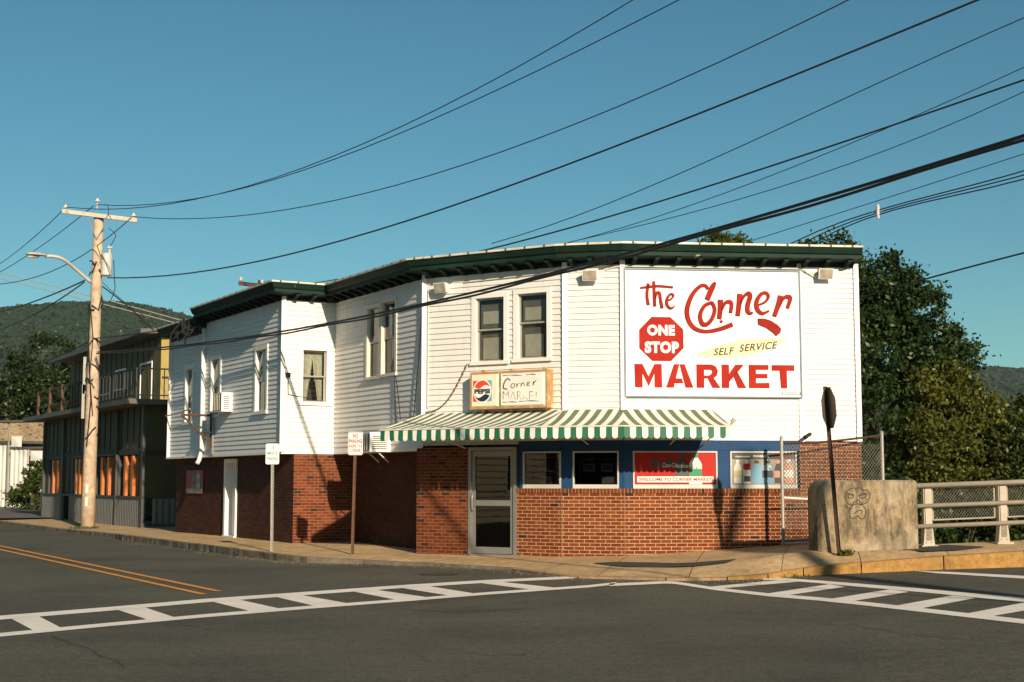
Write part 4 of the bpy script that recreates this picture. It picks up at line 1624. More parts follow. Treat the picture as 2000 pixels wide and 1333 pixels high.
put_text(mb, 'ADE', fr, .50, .58, .45, .52, .010, 1, bold=.04)
mb.build('poster_lettering', mats, ps)

w, r = SHOP[0]
fr, pw, ph = poster_frame(w, r, FO - .10)
ps = thing('open_sign', fr(.5, .1, 0), 'dim unlit open sign hanging behind the shop window next to the door', 'sign')
mb = MB()
stroke(mb, [(.1, .35), (.12, .8), (.5, .86), (.97, .8), (.97, .4), (.5, .34), (.1, .35)], .02, fr, 0, .02, 0, k=3)
put_text(mb, 'OPEN', fr, .2, .92, .45, .75, .01, 1, bold=-.01)
mb.face([fr(.32, .02, 0), fr(.72, .02, 0), fr(.72, .26, 0), fr(.32, .26, 0)], 0)
mb.build('sign_tubes', [M['p_grey'], M['dim_poster']], ps)
w, r = SHOP[1]
fr, pw, ph = poster_frame(w, r, FO - .10)
ps = thing('window_poster', fr(.5, .3, 0), 'two small dim blue and red notices behind the second shop window from the door', 'poster')
mb = MB()
for x in (.18, .60):
    mb.face([fr(x, .40, 0), fr(x + .28, .40, 0), fr(x + .28, .66, 0), fr(x, .66, 0)], 0)
    mb.face([fr(x + .03, .46, .003), fr(x + .25, .46, .003), fr(x + .25, .62, .003), fr(x + .03, .62, .003)], 1)
mb.face([fr(.62, .02, 0), fr(.96, .02, 0), fr(.96, .24, 0), fr(.62, .24, 0)], 2)
mb.build('sheet', [M['p_blue'], M['dim_poster'], M['p_grey']], ps)
r = B_WING.rect(365, 919, 398, 965)
fr = lambda a, b, c: B_WING.pt(r[0] + (r[1] - r[0]) * a, r[2] + (r[3] - r[2]) * b, .02 + c)
ps = thing('wall_poster', fr(.5, 0, 0), 'faded red poster on the shaded brick wall left of the side door', 'poster')
mb = MB()
mats = [M['dim_poster'], M['p_grey'], M['p_green'], M['p_dark']]
mb.face([fr(0, 0, 0), fr(1, 0, 0), fr(1, 1, 0), fr(0, 1, 0)], 0)
mb.face([fr(.02, .05, .004), fr(.98, .05, .004), fr(.98, .22, .004), fr(.02, .22, .004)], 1)
bottle(mb, fr, .45, .25, .85, .25, 3, 3, 0, .004)
bottle(mb, fr, .72, .25, .98, .22, 1, 2, 2, .004)
put_text(mb, 'WELCOME TO CORNER MARKET', fr, .05, .95, .1, .17, .008, 0)
mb.build('sheet', mats, ps)


# ------------------------------------------------------------------ ground, road, pavements
def put_grid(name, xs, ys, zf, mat, keep=lambda x, y: True, kind='structure'):
    mb = MB()
    ix = {}
    for i, x in enumerate(xs):
        for j, y in enumerate(ys):
            ix[i, j] = len(mb.v)
            mb.v.append((x, y, zf(x, y)))
    for i in range(len(xs) - 1):
        for j in range(len(ys) - 1):
            if keep((xs[i] + xs[i + 1]) / 2, (ys[j] + ys[j + 1]) / 2):
                mb.f.append((ix[i, j], ix[i + 1, j], ix[i + 1, j + 1], ix[i, j + 1]))
                mb.m.append(0)
                mb.uv.append([(0, 0)] * 4)
    return tag(mb.build(name, mat), kind=kind)


KY = lambda x: 24.4 + .1 * (x - 6.5)     # about the line of the bridge railing


def ground_z(x, y):
    g = -0.25
    if x > 6.0 and y > KY(x) - 1.5:
        k = min(1, (x - 6.0) / 2.0) * min(1, max(0, (y - KY(x)) / 3.0 - .4))
        g -= 3.0 * k
    return g


gx = [-2500, -1500, -500, -200, -100] + list(range(-60, 61, 3)) + [100, 200, 500, 1500, 2500]
gy = [-2400, -500, -100] + list(range(-30, 121, 3)) + [160, 300, 600, 1500, 2600]
put_grid('ground', gx, gy, ground_z, M['soil'])
put_grid('road', [-80, -60] + list(range(-40, 42, 1)), list(range(-20, 100, 1)), rz, M['asphalt'],
         keep=lambda x, y: not (x > 6.5 and y > 24.0 + .1 * (x - 6.5)) and not (y > 27 and x > 0) and (x - (-8.8)) * T.x + (y - 35.5) * T.y < 3.0 or (y < 24 and x < 60))

K0 = gp(310, 1053.5, .15)
pairs = [  # kerb point, back point
    (K0 + S * 75 + Z * -.05, K0 + S * 75 + T * 4.6 + Z * 0),
    (K0 + S * 30 + Z * -.07, K0 + S * 30 + T * 4.6 + Z * 0),
    (K0 + S * 12 + Z * -.06, K0 + S * 12 + T * 4.2 + Z * 0),
    (gp(225, 1043.5, .12), K0 + S * 5 + T * 4.0 + Z * .02),
    (gp(240, 1045.5, .15), K0 + S * 3.5 + T * 4.0 + Z * .02),
    (K0, Vector((-8.0, 40.5, .17))),
    (gp(466, 1073, .15), Vector((-6.0, 36.5, .18))),
    (gp(540, 1082, .14), Vector((-4.2, 34.0, .18))),
    (gp(598, 1088, .12), Vector((-3.2, 33.0, .17))),
    (gp(710, 1095, .07), Vector((-1.6, 30.3, .14))),
    (gp(850, 1102, .05), Vector((-.4, 29.4, .14))),
    (gp(1000, 1111, .035), Vector((1.0, 28.3, .17))),
    (gp(1070, 1120, .03), Vector((1.6, 28.0, .18))),
    (gp(1130, 1127, .025), Vector((2.1, 28.0, .19))),
    (gp(1300, 1131, .03), Vector((3.4, 28.1, .26))),
    (gp(1420, 1129, .05), Vector((4.5, 28.2, .33))),
    (gp(1500, 1123, .10), Vector((5.3, 28.3, .37))),
    (Vector((4.75, 23.45, .17)), Vector((5.9, 28.4, .40))),
    (Vector((5.77, 23.75, .25)), Vector((6.6, 28.3, .42))),
    (Vector((7.2, 23.97, .34)), Vector((7.5, 25.6, .47))),
    (Vector((8.6, 24.1, .42)), Vector((8.9, 25.85, .52))),
    (Vector((12, 24.5, .52)), Vector((12.2, 26.3, .62))),
    (Vector((30, 26.6, 1.0)), Vector((30, 28.5, 1.05))),
]
CROWN = {14: .2, 15: .5, 16: .8, 17: 1.0, 18: 1.0, 19: .3}


def prof_z(i, t, zk, zb, r):
    a = CROWN.get(i, 0) * (1 - t) + CROWN.get(i + 1, 0) * t
    return zk + (zb - zk) * ((1 - a) * r + a * min(1, r / .19))


sw = MB()
arc = [0.0]
for i in range(1, len(pairs)):
    arc.append(arc[-1] + (pairs[i][0] - pairs[i - 1][0]).length)
for i in range(len(pairs) - 1):
    a, b = pairs[i], pairs[i + 1]
    inn = lambda p: p[0].lerp(p[1], min(.5, .14 / max(.2, (p[1] - p[0]).length)))
    NR = 10
    for k in range(NR):
        r0, r1 = k / NR, (k + 1) / NR
        ia, ib = inn(a), inn(b)
        q = [ia.lerp(a[1], r0), ib.lerp(b[1], r0), ib.lerp(b[1], r1), ia.lerp(a[1], r1)]
        wv = (a[1] - a[0]).length
        q[0].z, q[3].z = (prof_z(i, 0, ia.z, a[1].z, r) for r in (r0, r1))
        q[1].z, q[2].z = (prof_z(i, 1, ib.z, b[1].z, r) for r in (r0, r1))
        sw.face(q, 0, [(arc[i], r0 * wv), (arc[i + 1], r0 * wv), (arc[i + 1], r1 * wv), (arc[i], r1 * wv)])
tag(sw.build('sidewalk', M['sidewalk']), kind='structure')

# kerb: separate stones along the edge
nst = 0
for i in range(len(pairs) - 1):
    a, b = pairs[i], pairs[i + 1]
    L = (b[0] - a[0]).length
    n = max(1, round(L / (1.7 if i > 2 else 12)))
    for k in range(n):
        t0, t1 = k / n + .011 / L, (k + 1) / n - .011 / L
        inn = lambda p: p[0].lerp(p[1], min(.5, .15 / max(.2, (p[1] - p[0]).length)))
        j = lambda: random.uniform(-.008, .008)
        o0, o1 = a[0].lerp(b[0], t0), a[0].lerp(b[0], t1)
        i0, i1 = inn(a).lerp(inn(b), t0), inn(a).lerp(inn(b), t1)
        dz_ = random.uniform(-.006, .006) + .006
        mb = MB()
        m_ = 0 if i < 11 else (1 if i < 15 else (2 if i < 19 or (i == 19 and k == 0) else 1))
        lo = lambda p: Vector((p.x, p.y, rz(p.x, p.y) - .08))
        c8 = [lo(o0), lo(o1), lo(i1), lo(i0)]
        ov = (o1 - o0).cross(Z).normalized()
        # rough split-face stone: subdivided front
        K = max(2, int((o1 - o0).length / .18))
        prev = None
        for kk in range(K + 1):
            t = kk / K
            p, q = o0.lerp(o1, t), i0.lerp(i1, t)
            jit = (random.uniform(-.018, .018) if 0 < kk < K else 0) * (1.0 if i < 8 else .5)
            f_lo = lo(p) + ov * jit
            f_md = lo(p).lerp(p, .55) + ov * (jit + random.uniform(-.012, .012) * (1 if i < 8 else .4))
            f_hi = p + Z * (dz_ - .012) + ov * jit * .5
            f_tp = p.lerp(q, .12) + Z * dz_
            bk2 = q + Z * dz_
            bk3 = q - Z * .1
            cur = [f_lo, f_md, f_hi, f_tp, bk2, bk3]
            if prev:
                for r_ in range(5):
                    mb.face([prev[r_], cur[r_], cur[r_ + 1], prev[r_ + 1]])
            else:
                mb.face(cur[::-1])
            prev = cur
        mb.face(prev)
        o = mb.build('kerb', M[('granite', 'kerb_tan', 'kerb_yellow')[m_]])
        tag(o, kind='structure')

# --- markings
def marking(name, quads, mat):
    mb = MB()
    for q in quads:
        pts = [rp(u, v, .007) for u, v in q]
        mb.face(pts if len(pts) > 3 else pts)
    return tag(mb.build(name, mat), kind='structure')


UPL = [(-200, 1221), (0, 1204), (200, 1188), (400, 1171), (600, 1157), (800, 1143), (950, 1134), (1150, 1125)]      # upper edge of upper line
LOL = [(-200, 1262), (0, 1238), (200, 1219), (400, 1201), (600, 1185), (800, 1170), (950, 1158), (1180, 1142)]     # top edge of lower line


def line_on(tab, u):
    for (a, b), (c, d) in zip(tab, tab[1:]):
        if a <= u <= c:
            return b + (d - b) * (u - a) / (c - a)
    return tab[-1][1]


th = lambda u: 8.0 - (u / 1200) * 3.2
qs = []
for k in range(-4, 24):
    u0, u1 = k * 50, (k + 1) * 50
    if u1 > 1130:
        break
    qs.append([(u0, line_on(UPL, u0) - 0), (u1, line_on(UPL, u1)), (u1, line_on(UPL, u1) + th(u1)), (u0, line_on(UPL, u0) + th(u0))])
qs.append([(1100, line_on(UPL, 1100)), (1148, 1124.5), (1140, 1129), (1100, line_on(UPL, 1100) + 5)])
q2 = []
for k in range(-4, 24):
    u0, u1 = k * 50, (k + 1) * 50
    if u1 > 1180:
        break
    q2.append([(u0, line_on(LOL, u0)), (u1, line_on(LOL, u1)), (u1, line_on(LOL, u1) + th(u1) * .9), (u0, line_on(LOL, u0) + th(u0) * .9)])
q2.append([(1150, line_on(LOL, 1150)), (1205, 1138), (1200, 1143), (1150, line_on(LOL, 1150) + 4.5)])
bars = [(22, 76, 120, 66), (230, 283, 342, 290), (415, 468, 548, 490), (540, 590, 682, 616), (690, 735, 838, 776), (785, 838, 930, 880), (938, 980, 1090, 1040)]
q3 = []
for a, b, c, d in bars:
    q3.append([(a, line_on(UPL, a) + th(a) * .9), (b, line_on(UPL, b) + th(b) * .9), (c, line_on(LOL, c) + 1), (d, line_on(LOL, d) + 1)])
marking('crosswalk_marking', qs, M['line_white'])
marking('crosswalk_marking', q2, M['line_white'])
mbk = MB()
for q in q3:
    mbk.face([rp(u, v, .0045) for u, v in q])
tag(mbk.build('crosswalk_marking', M['line_white']), kind='structure')
# right hand crosswalk
lowr = [(1190, 1141), (1300, 1136), (1320, 1137), (1400, 1149), (1500, 1160), (1600, 1168), (1700, 1178), (1800, 1189), (1900, 1200), (2000, 1211), (2150, 1228)]
upr = [(1490, 1130), (1520, 1129.5), (1600, 1135), (1700, 1143), (1800, 1151), (1900, 1160), (2000, 1169), (2150, 1184)]
qa = []
for (a, b), (c, d) in zip(lowr, lowr[1:]):
    w0, w1 = 5 + max(0, a - 1350) / 650 * 4, 5 + max(0, c - 1350) / 650 * 4
    qa.append([(a, b), (c, d), (c, d + w1), (a, b + w0)])
marking('crosswalk_marking', qa, M['line_white'])
qb = []
for (a, b), (c, d) in zip(upr, upr[1:]):
    w0, w1 = 4.5 + max(0, a - 1500) / 500 * 4, 4.5 + max(0, c - 1500) / 500 * 4
    qb.append([(a, b), (c, d), (c, d + w1), (a, b + w0)])
marking('crosswalk_marking', qb, M['line_white'])
mbk = MB()
for q in ([(1385, 1147), (1410, 1150), (1560, 1137), (1530, 1133)], [(1500, 1160), (1535, 1164), (1650, 1147), (1620, 1142)], [(1620, 1171), (1660, 1176), (1775, 1157), (1738, 1152)],
          [(1750, 1184), (1795, 1190), (1905, 1169), (1860, 1164)], [(1890, 1199), (1935, 1205), (2060, 1183), (2000, 1178)]):
    mbk.face([rp(u, v, .0045) for u, v in q])
tag(mbk.build('crosswalk_marking', M['line_white']), kind='structure')
marking('edge_line', [[(1785, 1116), (1850, 1118), (1850, 1122), (1830, 1121)], [(1850, 1118), (2000, 1126), (2000, 1131.5), (1850, 1122)], [(2000, 1126), (2200, 1137), (2200, 1143), (2000, 1131.5)]], M['line_white'])
yl = MB()
e0, e1 = rp(0, 1067), rp(428, 1156)
f0, f1 = rp(0, 1074), rp(398, 1162)
for p, q in ((e0, e1), (f0, f1)):
    d = (q - p).normalized()
    n_ = d.cross(Z) * .055
    p = p - d * 60
    yl.face([v + Z * .007 for v in (p - n_, q - n_, q + n_, p + n_)])
tag(yl.build('centre_line', M['line_yellow']), kind='structure')

# asphalt patch and crack on the pavement, gutter dirt
mb = MB()
def pv_z(p):
    """pavement height under a plan point (closest strip)"""
    best = None
    for i in range(len(pairs) - 1):
        for t in (0, .25, .5, .75, 1):
            k, bk = pairs[i][0].lerp(pairs[i + 1][0], t), pairs[i][1].lerp(pairs[i + 1][1], t)
            d = bk - k
            s = max(0, min(1, ((p - k).x * d.x + (p - k).y * d.y) / (d.x ** 2 + d.y ** 2)))
            c = k + d * s
            e = (c.x - p.x) ** 2 + (c.y - p.y) ** 2
            if best is None or e < best[0]:
                best = (e, prof_z(i, t, k.z, bk.z, s))
    return best[1]


def pav(u, v, dz=.004):
    r = Vector(ray(u, v))
    f = lambda y: CAMZ + r.z * y / r.y - pv_z(Vector((r.x * y / r.y, y, 0)))
    a, b = 20.0, 48.0
    for _ in range(30):
        m_ = (a + b) / 2
        if f(m_) > 0:
            a = m_
        else:
            b = m_
    y = (a + b) / 2
    return Vector((r.x * y / r.y, y, pv_z(Vector((r.x * y / r.y, y, 0))) + dz))


def patch(name, outline, mat, h=.008):
    mb = MB()
    pts = [pav(u, v, h) for u, v in outline]
    c = sum(pts, Vector()) / len(pts)
    lift = lambda q: Vector((q.x, q.y, pv_z(q) + h))
    K = 5
    for i in range(len(pts)):
        a, b = pts[i], pts[(i + 1) % len(pts)]
        for k in range(K):
            r0, r1 = k / K, (k + 1) / K
            if k == 0:
                mb.face([lift(c), lift(c.lerp(a, r1)), lift(c.lerp(b, r1))])
            else:
                mb.face([lift(c.lerp(a, r0)), lift(c.lerp(a, r1)), lift(c.lerp(b, r1)), lift(c.lerp(b, r0))])
    return tag(mb.build(name, mat), kind='structure')


patch('asphalt_patch', [(1158, 1101), (1200, 1099), (1270, 1100), (1330, 1102), (1400, 1097), (1440, 1093), (1420, 1100), (1360, 1107), (1290, 1110), (1220, 1108), (1180, 1105)], M['patch'], .012)
patch('asphalt_patch', [(1752, 1074), (1790, 1067), (1850, 1066), (1925, 1070), (1870, 1077), (1800, 1079)], M['patch'], .016)
# gravel heap at the foot of the brick
g = MB()
c = pav(1055, 1085)
c.z += .005
for i in range(260):
    a, rr_ = random.uniform(0, math.pi * 2), random.random() ** .6
    x, y = c.x + math.cos(a) * rr_ * .50, c.y + math.sin(a) * rr_ * .16 + .05
    h = .11 * (1 - rr_)
    r_ = random.uniform(.012, .03)
    g.tube([(x, y, c.z + h - r_), (x + r_ * .6, y, c.z + h), (x + r_, y + r_ * .4, c.z + h + r_ * .7)], [r_ * .6, r_, r_ * .4], 5)
tag(g.build('gravel', M['gravel']), kind='stuff')
# grit along the gutter
g = MB()
for i in range(900):
    k = random.uniform(4.5, 16.9)
    j = int(k)
    p = pairs[j][0].lerp(pairs[j + 1][0], k - j)
    d = (pairs[j][0] - pairs[j][1]).normalized()
    q = p + d * (.03 + abs(random.gauss(0, .32))) + S * random.uniform(-.3, .3)
    r_ = random.uniform(.004, .010)
    z = rz(q.x, q.y)
    g.tube([(q.x, q.y, z), (q.x + r_, q.y, z + r_)], r_, 4)
for i in range(60):
    u, v = random.uniform(300, 1500), 0
    p = Vector((random.uniform(-6, 6), random.uniform(12, 27), 0))
    r_ = random.uniform(.003, .006)
    g.tube([(p.x, p.y, rz(p.x, p.y)), (p.x + r_, p.y, rz(p.x, p.y) + r_)], r_, 4)
tag(g.build('grit', M['gravel']), kind='stuff')
def crack(px, w):
    mb = MB()
    sp = []
    for (u, v), (u2, v2) in zip(px, px[1:]):
        a, b = rp(u, v, .003), rp(u2, v2, .003)
        k = max(2, int((b - a).length / .12))
        for i in range(k):
            q = a.lerp(b, i / k)
            sp.append(q + Vector((random.uniform(-.035, .035), random.uniform(-.035, .035), 0)))
    for a, b in zip(sp, sp[1:]):
        d = (b - a).normalized()
        n_ = d.cross(Z) * w * random.uniform(.4, 1.1)
        mb.face([a - n_, b - n_, b + n_, a + n_])
    tag(mb.build('road_crack', M['tar']), kind='structure')


crack([(105, 1243), (150, 1262), (185, 1270), (196, 1285), (235, 1292), (243, 1310)], .011)
crack([(1560, 1216), (1660, 1222), (1800, 1242), (1950, 1256), (2080, 1262)], .008)
crack([(780, 1200), (900, 1194), (1040, 1188), (1235, 1152)], .008)
crack([(-60, 1120), (60, 1104), (180, 1096), (300, 1090)], .008)
crack([(520, 1122), (640, 1118), (760, 1124)], .008)
mbp = MB()
mbp.face([rp(u, v, .0028) for u, v in ((790, 1192), (900, 1198), (1040, 1190), (1240, 1154), (1180, 1150), (960, 1168), (820, 1180))])
tag(mbp.build('road_patch', M['asphalt_light']), kind='structure')
# manhole
mp = rp(858, 1122)
mh = MB()
for k, (r0, z0) in enumerate(((.36, .004), (.31, .008))):
    mh.face([(mp.x + r0 * math.cos(2 * math.pi * i / 36), mp.y + r0 * math.sin(2 * math.pi * i / 36), mp.z + z0) for i in range(36)])
for i in range(-5, 6):
    for j in range(-5, 6):
        if math.hypot(i, j) < 5.4:
            mh.box((mp.x + i * .052, mp.y + j * .052, mp.z + .011), (.03, 0, 0), (0, .03, 0), (0, 0, .008))
tag(mh.build('manhole_cover', M['iron'], origin=mp), 'round iron manhole cover in the road in front of the shop door', 'manhole')
# litter
for (u, v), lab in (((596, 1092), 'crumpled white litter in the gutter between the two parking signs'), ((608, 1094), 'smaller flat scrap of litter beside the crumpled one in the gutter')):
    p = rp(u, v, .0)
    mb = MB()
    big = 'crumpled' in lab and 'beside' not in lab
    k = .06 if big else .04
    mb.tube([p, p + Vector((k * .6, 0, k * .5)), p + Vector((k * 1.3, .02, k * (1.0 if big else .4)))], [k * .4, k * .7, k * .3], 6)
    tag(mb.build('litter', M['p_white'], origin=p), lab, 'litter')


# tufts of weeds
def tuft(p, n, h, spread, label):
    mb = MB()
    for i in range(n):
        a = random.uniform(0, 6.28)
        r_ = spread * random.random() ** .7
        q = Vector((p.x + r_ * math.cos(a), p.y + r_ * .5 * math.sin(a), p.z - .01))
        t = Vector((random.uniform(-.6, .6), random.uniform(-.6, .6), 1)) * h * random.uniform(.4, 1)
        wv = Vector((random.uniform(-1, 1), random.uniform(-1, 1), 0)).normalized() * .008
        mb.face([q - wv, q + wv, q + t * .6 + wv * .7, q + t * 1.0 + Vector((t.x * .4, t.y * .4, -.2 * h))])
    tag(mb.build('weeds', M['grass'], origin=p), label, 'weeds', None, 'stuff')


SBP = Vector((5.54, 24.32, pv_z(Vector((5.54, 24.32, 0)))))
tuft(SBP + Vector((.1, -.03, 0)), 110, .13, .13, 'small green weed tuft at the foot of the stop sign post')
tuft(Vector((4.6, 23.33, .06)), 70, .07, .4, 'dry weeds growing along the start of the yellow kerb')
tuft(pav(165, 1033), 150, .12, .5, 'weeds round the foot of the wooden utility pole')


# ------------------------------------------------------------------ concrete bridge end block
kb = Wall(Vector((5.24, 24.5, 0)), Vector((7.06, 24.85, 0)))
blk = thing('concrete_block', kb.pt(.9, .35, -.2), 'weathered concrete bridge end block with a rounded shoulder and graffiti', 'concrete block')
mb = MB()
TH = .45
ZTOP = kb.sz(1700, 938)[1]
out = []
rad = .22
L = kb.len
for i in range(9):
    t = math.pi / 2 * i / 8
    out.append((rad - rad * math.cos(t), ZTOP - rad + rad * math.sin(t)))
out = [(0, .1)] + out
for i in range(4):
    t = math.pi / 2 * i / 3
    out.append((L - .05 + .05 * math.sin(t), ZTOP - .05 + .05 * math.cos(t)))
out.append((L, .1))
nb = len(out)
# rounded front left edge: front outline slightly inset, chamfered
fr_out = [(min(max(a, .05), L - .03), b - (.03 if b > .5 else 0)) for a, b in out]
F0 = [kb.pt(a, b, 0) for a, b in fr_out]
F1 = [kb.pt(a, b, -.05) for a, b in out]
F2 = [kb.pt(a, b, -TH) for a, b in out]
mb.face(F0)
for i in range(nb):
    j = (i + 1) % nb
    mb.face([F0[i], F1[i], F1[j], F0[j]])
    mb.face([F1[i], F2[i], F2[j], F1[j]])
mb.face(F2[::-1])
mb.build('block_body', M['block'], blk)
gz1 = lambda x, y: kb.sz(1500 + x / 3.3325, 720 + y / 3.3325)
gf, gf2 = MB(), MB()
fg = lambda a, b, c: kb.pt(*gz1(a, b), c)
for pts, cl in (([(575, 785), (555, 778), (520, 795), (502, 830), (515, 875), (555, 895)], False), ([(575, 800), (572, 785), (590, 776), (612, 792)], False),
                ([(612, 792), (650, 795), (663, 830), (645, 870), (600, 892)], False), ([(520, 820), (555, 822), (550, 840), (525, 842)], True),
                ([(590, 826), (630, 818), (635, 838), (605, 846)], True), ([(515, 812), (560, 828)], False), ([(588, 830), (640, 812)], False),
                ([(552, 885), (560, 868), (575, 872), (580, 855), (595, 858), (598, 872), (612, 875), (608, 890)], False), ([(545, 890), (580, 882), (620, 886)], False),
                ([(545, 895), (528, 930), (538, 972), (560, 975), (585, 960), (605, 980), (628, 968), (636, 925), (620, 895)], False),
                ([(556, 948), (590, 925), (612, 928), (606, 945)], False), ([(498, 885), (512, 905), (540, 915)], False)):
    stroke(gf if max(p[1] for p in pts) < 897 else gf2, pts, 6.5, fg, .001, .003, k=5, closed=cl)
gf.build('graffiti_face', M['ink'], blk)
gf2.build('graffiti_mouth', M['ink'], blk)


# ------------------------------------------------------------------ signs on posts
def u_post(mb, base, top, w=.055):
    d = (top - base)
    x = Vector((1, 0, 0))
    L = d.length
    c = (base + top) / 2
    dn_ = d.normalized()
    y = dn_.cross(x).normalized()
    mb.box(c, x * w, y * .008, d)
    mb.box(c + x * (w / 2) - y * .012, x * .006, y * .03, d)
    mb.box(c - x * (w / 2) - y * .012, x * .006, y * .03, d)
    for i in range(int(L / .06)):
        mb.box(base + dn_ * (.06 * i + .04) - y * .0055, x * .014, y * .003, dn_ * .018, 1)


def plate(mb, fr, w, h, r=.035, th=.004, m=0):
    pts = []
    for cx_, cy_, a0 in ((w / 2 - r, h / 2 - r, 0), (-w / 2 + r, h / 2 - r, 90), (-w / 2 + r, -h / 2 + r, 180), (w / 2 - r, -h / 2 + r, 270)):
        for i in range(5):
            a = R(a0 + 22.5 * i)
            pts.append((cx_ + r * math.cos(a), cy_ + r * math.sin(a)))
    mb.prism(pts, fr, th, m)
    return pts


def border(mb, fr, w, h, ins, t, c, m):
    for sx, sy, ww, hh in ((0, h / 2 - ins, w - 2 * ins, t), (0, -h / 2 + ins, w - 2 * ins, t), (w / 2 - ins, 0, t, h - 2 * ins - t), (-w / 2 + ins, 0, t, h - 2 * ins - t)):
        mb.face([fr(sx - ww / 2, sy - hh / 2, c), fr(sx + ww / 2, sy - hh / 2, c), fr(sx + ww / 2, sy + hh / 2, c), fr(sx - ww / 2, sy + hh / 2, c)], m)


def post_sign(u, vb, zg, vtop, ub_top, wpx, hpx, lines, lab, post_mat, ink_mat, brd):
    base = gp(u, vb, zg)
    y = base.y
    tp = at(ub_top, vtop, y)
    t = thing('parking_sign', base, lab, 'road sign', 'parking signs on posts at the kerb')
    mb = MB()
    u_post(mb, base - Z * .05, Vector((tp.x, tp.y, tp.z - .03)))
    mb.build('post', [M[post_mat], M['dark']], t)
    w, h = wpx / F_PX * y, hpx / F_PX * y
    c = Vector((tp.x, y - .03, tp.z - h / 2))
    yaw = R(-3)
    ex = Vector((math.cos(yaw), math.sin(yaw), 0))
    nn = Vector((math.sin(yaw), -math.cos(yaw), 0))
    fr = lambda a, b, k: c + ex * a + Z * b + nn * k
    mb = MB()
    plate(mb, fr, w, h)
    if brd:
        border(mb, fr, w, h, .018, .009, .007, 1)
    for s_, y0, y1, xw, bd in lines:
        put_text(mb, s_, fr, -w / 2 * xw, w / 2 * xw, -h / 2 + h * y0, -h / 2 + h * y1, .007, 1, bold=bd)
    mb.build('sign_plate', [M['sign_white'], M[ink_mat]], t)


post_sign(688, 1085, .10, 844, 695, 29, 45, [('NO', .74, .91, .34, .03), ('PARKING', .52, .68, .86, .03), ('HERE TO', .32, .45, .82, .02), ('CORNER', .13, .26, .74, .02)],
          'white no parking here to corner sign with red letters on a rusty brown post', 'rust', 'letter_red', True)
post_sign(531, 1077, .15, 867, 533, 26.5, 40, [('15', .71, .89, .26, .025), ('MINUTE', .45, .62, .74, .025), ('PARKING', .19, .36, .80, .025)],
          'white fifteen minute parking sign with pale green letters on a grey steel post', 'steel', 'letter_green', False)

# stop sign seen from behind, edge-on and leaning
sb_ = SBP
st = thing('stop_sign', sb_, 'leaning octagonal stop sign seen from behind in front of the concrete block', 'road sign')
tp = at(1611, 755, sb_.y - .25)
mb = MB()
u_post(mb, sb_ - Z * .05, tp, .06)
mb.build('post', [M['rust_dark'], M['dark']], st)
mb = MB()
hh = .70
cc = sb_.lerp(tp, 1 - .37 / (tp - sb_).length)
ax = R(-83)          # plate turned almost edge-on
ex = Vector((math.cos(ax), math.sin(ax), 0))
up_ = (tp - sb_).normalized()
nn = -ex.cross(up_).normalized()
rr8 = hh / 2 / math.cos(math.pi / 8)
o8 = [(rr8 * math.cos(math.pi / 8 + i * math.pi / 4), rr8 * math.sin(math.pi / 8 + i * math.pi / 4)) for i in range(8)]
fr = lambda a, b, k: cc + ex * a + up_ * b + nn * (k + .035)
mb.prism(o8, fr, .006)
mb.build('sign_plate', M['sign_back'], st)

# ------------------------------------------------------------------ chain link fence
def chain_link(mb, p, q, z0, z1, pitch=.065, r=.0032, steep=1.25):
    d = (q - p)
    L = d.length
    d = d.normalized()
    h = z1 - z0
    k = h / steep
    n = int((L + k) / pitch) + 1
    for sgn in (1, -1):
        for i in range(n):
            x0 = -k + i * pitch
            a0, b0 = x0, 0.0
            a1, b1 = x0 + k, h
            # clip to 0..L
            if a0 < 0:
                b0 += (0 - a0) * steep
                a0 = 0
            if a1 > L:
                b1 -= (a1 - L) * steep
                a1 = L
            if a1 - a0 < .01:
                continue
            f = (lambda a: a) if sgn > 0 else (lambda a: L - a)
            off = d.cross(Z) * (.003 * sgn)
            mb.tube([p + d * f(a0) + Z * (z0 + b0) + off, p + d * f(a1) + Z * (z0 + b1) + off], r, 3, cap=False)


fp1 = Vector((5.13, 27.15, 0))
fp2 = Vector((7.2, 27.75, 0))
zf1, zf2 = at(1527, 856, fp1.y).z, at(1720, 845, fp2.y).z
fe = thing('chain_link_fence', (fp1.x, fp1.y, .35), 'chain link fence panel between two pipe posts beside the brick wall', 'fence')
for p, zt_ in ((fp1, zf1), (fp2, zf2)):
    mb = MB()
    mb.tube([p + Z * .2, p + Z * zt_], .035, 10)
    mb.tube([p + Z * zt_, p + Z * (zt_ + .03)], [.042, .02], 10)
    for zz in (.6, 1.1, 1.6, 2.0):
        mb.tube([p + Z * zz, p + Z * (zz + .03)], .041, 10)
    mb.build('post', M['steel'], fe)
mb = MB()
mb.tube(spline([fp1 + Z * (zf1 - .1), fp1.lerp(fp2, .4) + Z * (zf1 - .07), fp2 + Z * (zf2 - .06)], 6), .022, 8)
mb.build('top_rail', M['rust_dark'], fe)
mb = MB()
mb.tube([fp1 + Z * 1.28, fp1.lerp(fp2, .75) + Z * 1.20], .022, 8)
mb.tube([fp1 + Z * .42, fp2 + Z * .48], .018, 8)
mb.build('brace_rail', M['cream'], fe)
mb = MB()
chain_link(mb, fp1, fp2, .4, zf1 - .1, r=.0045)
mb.build('chain_mesh', M['steel'], fe)

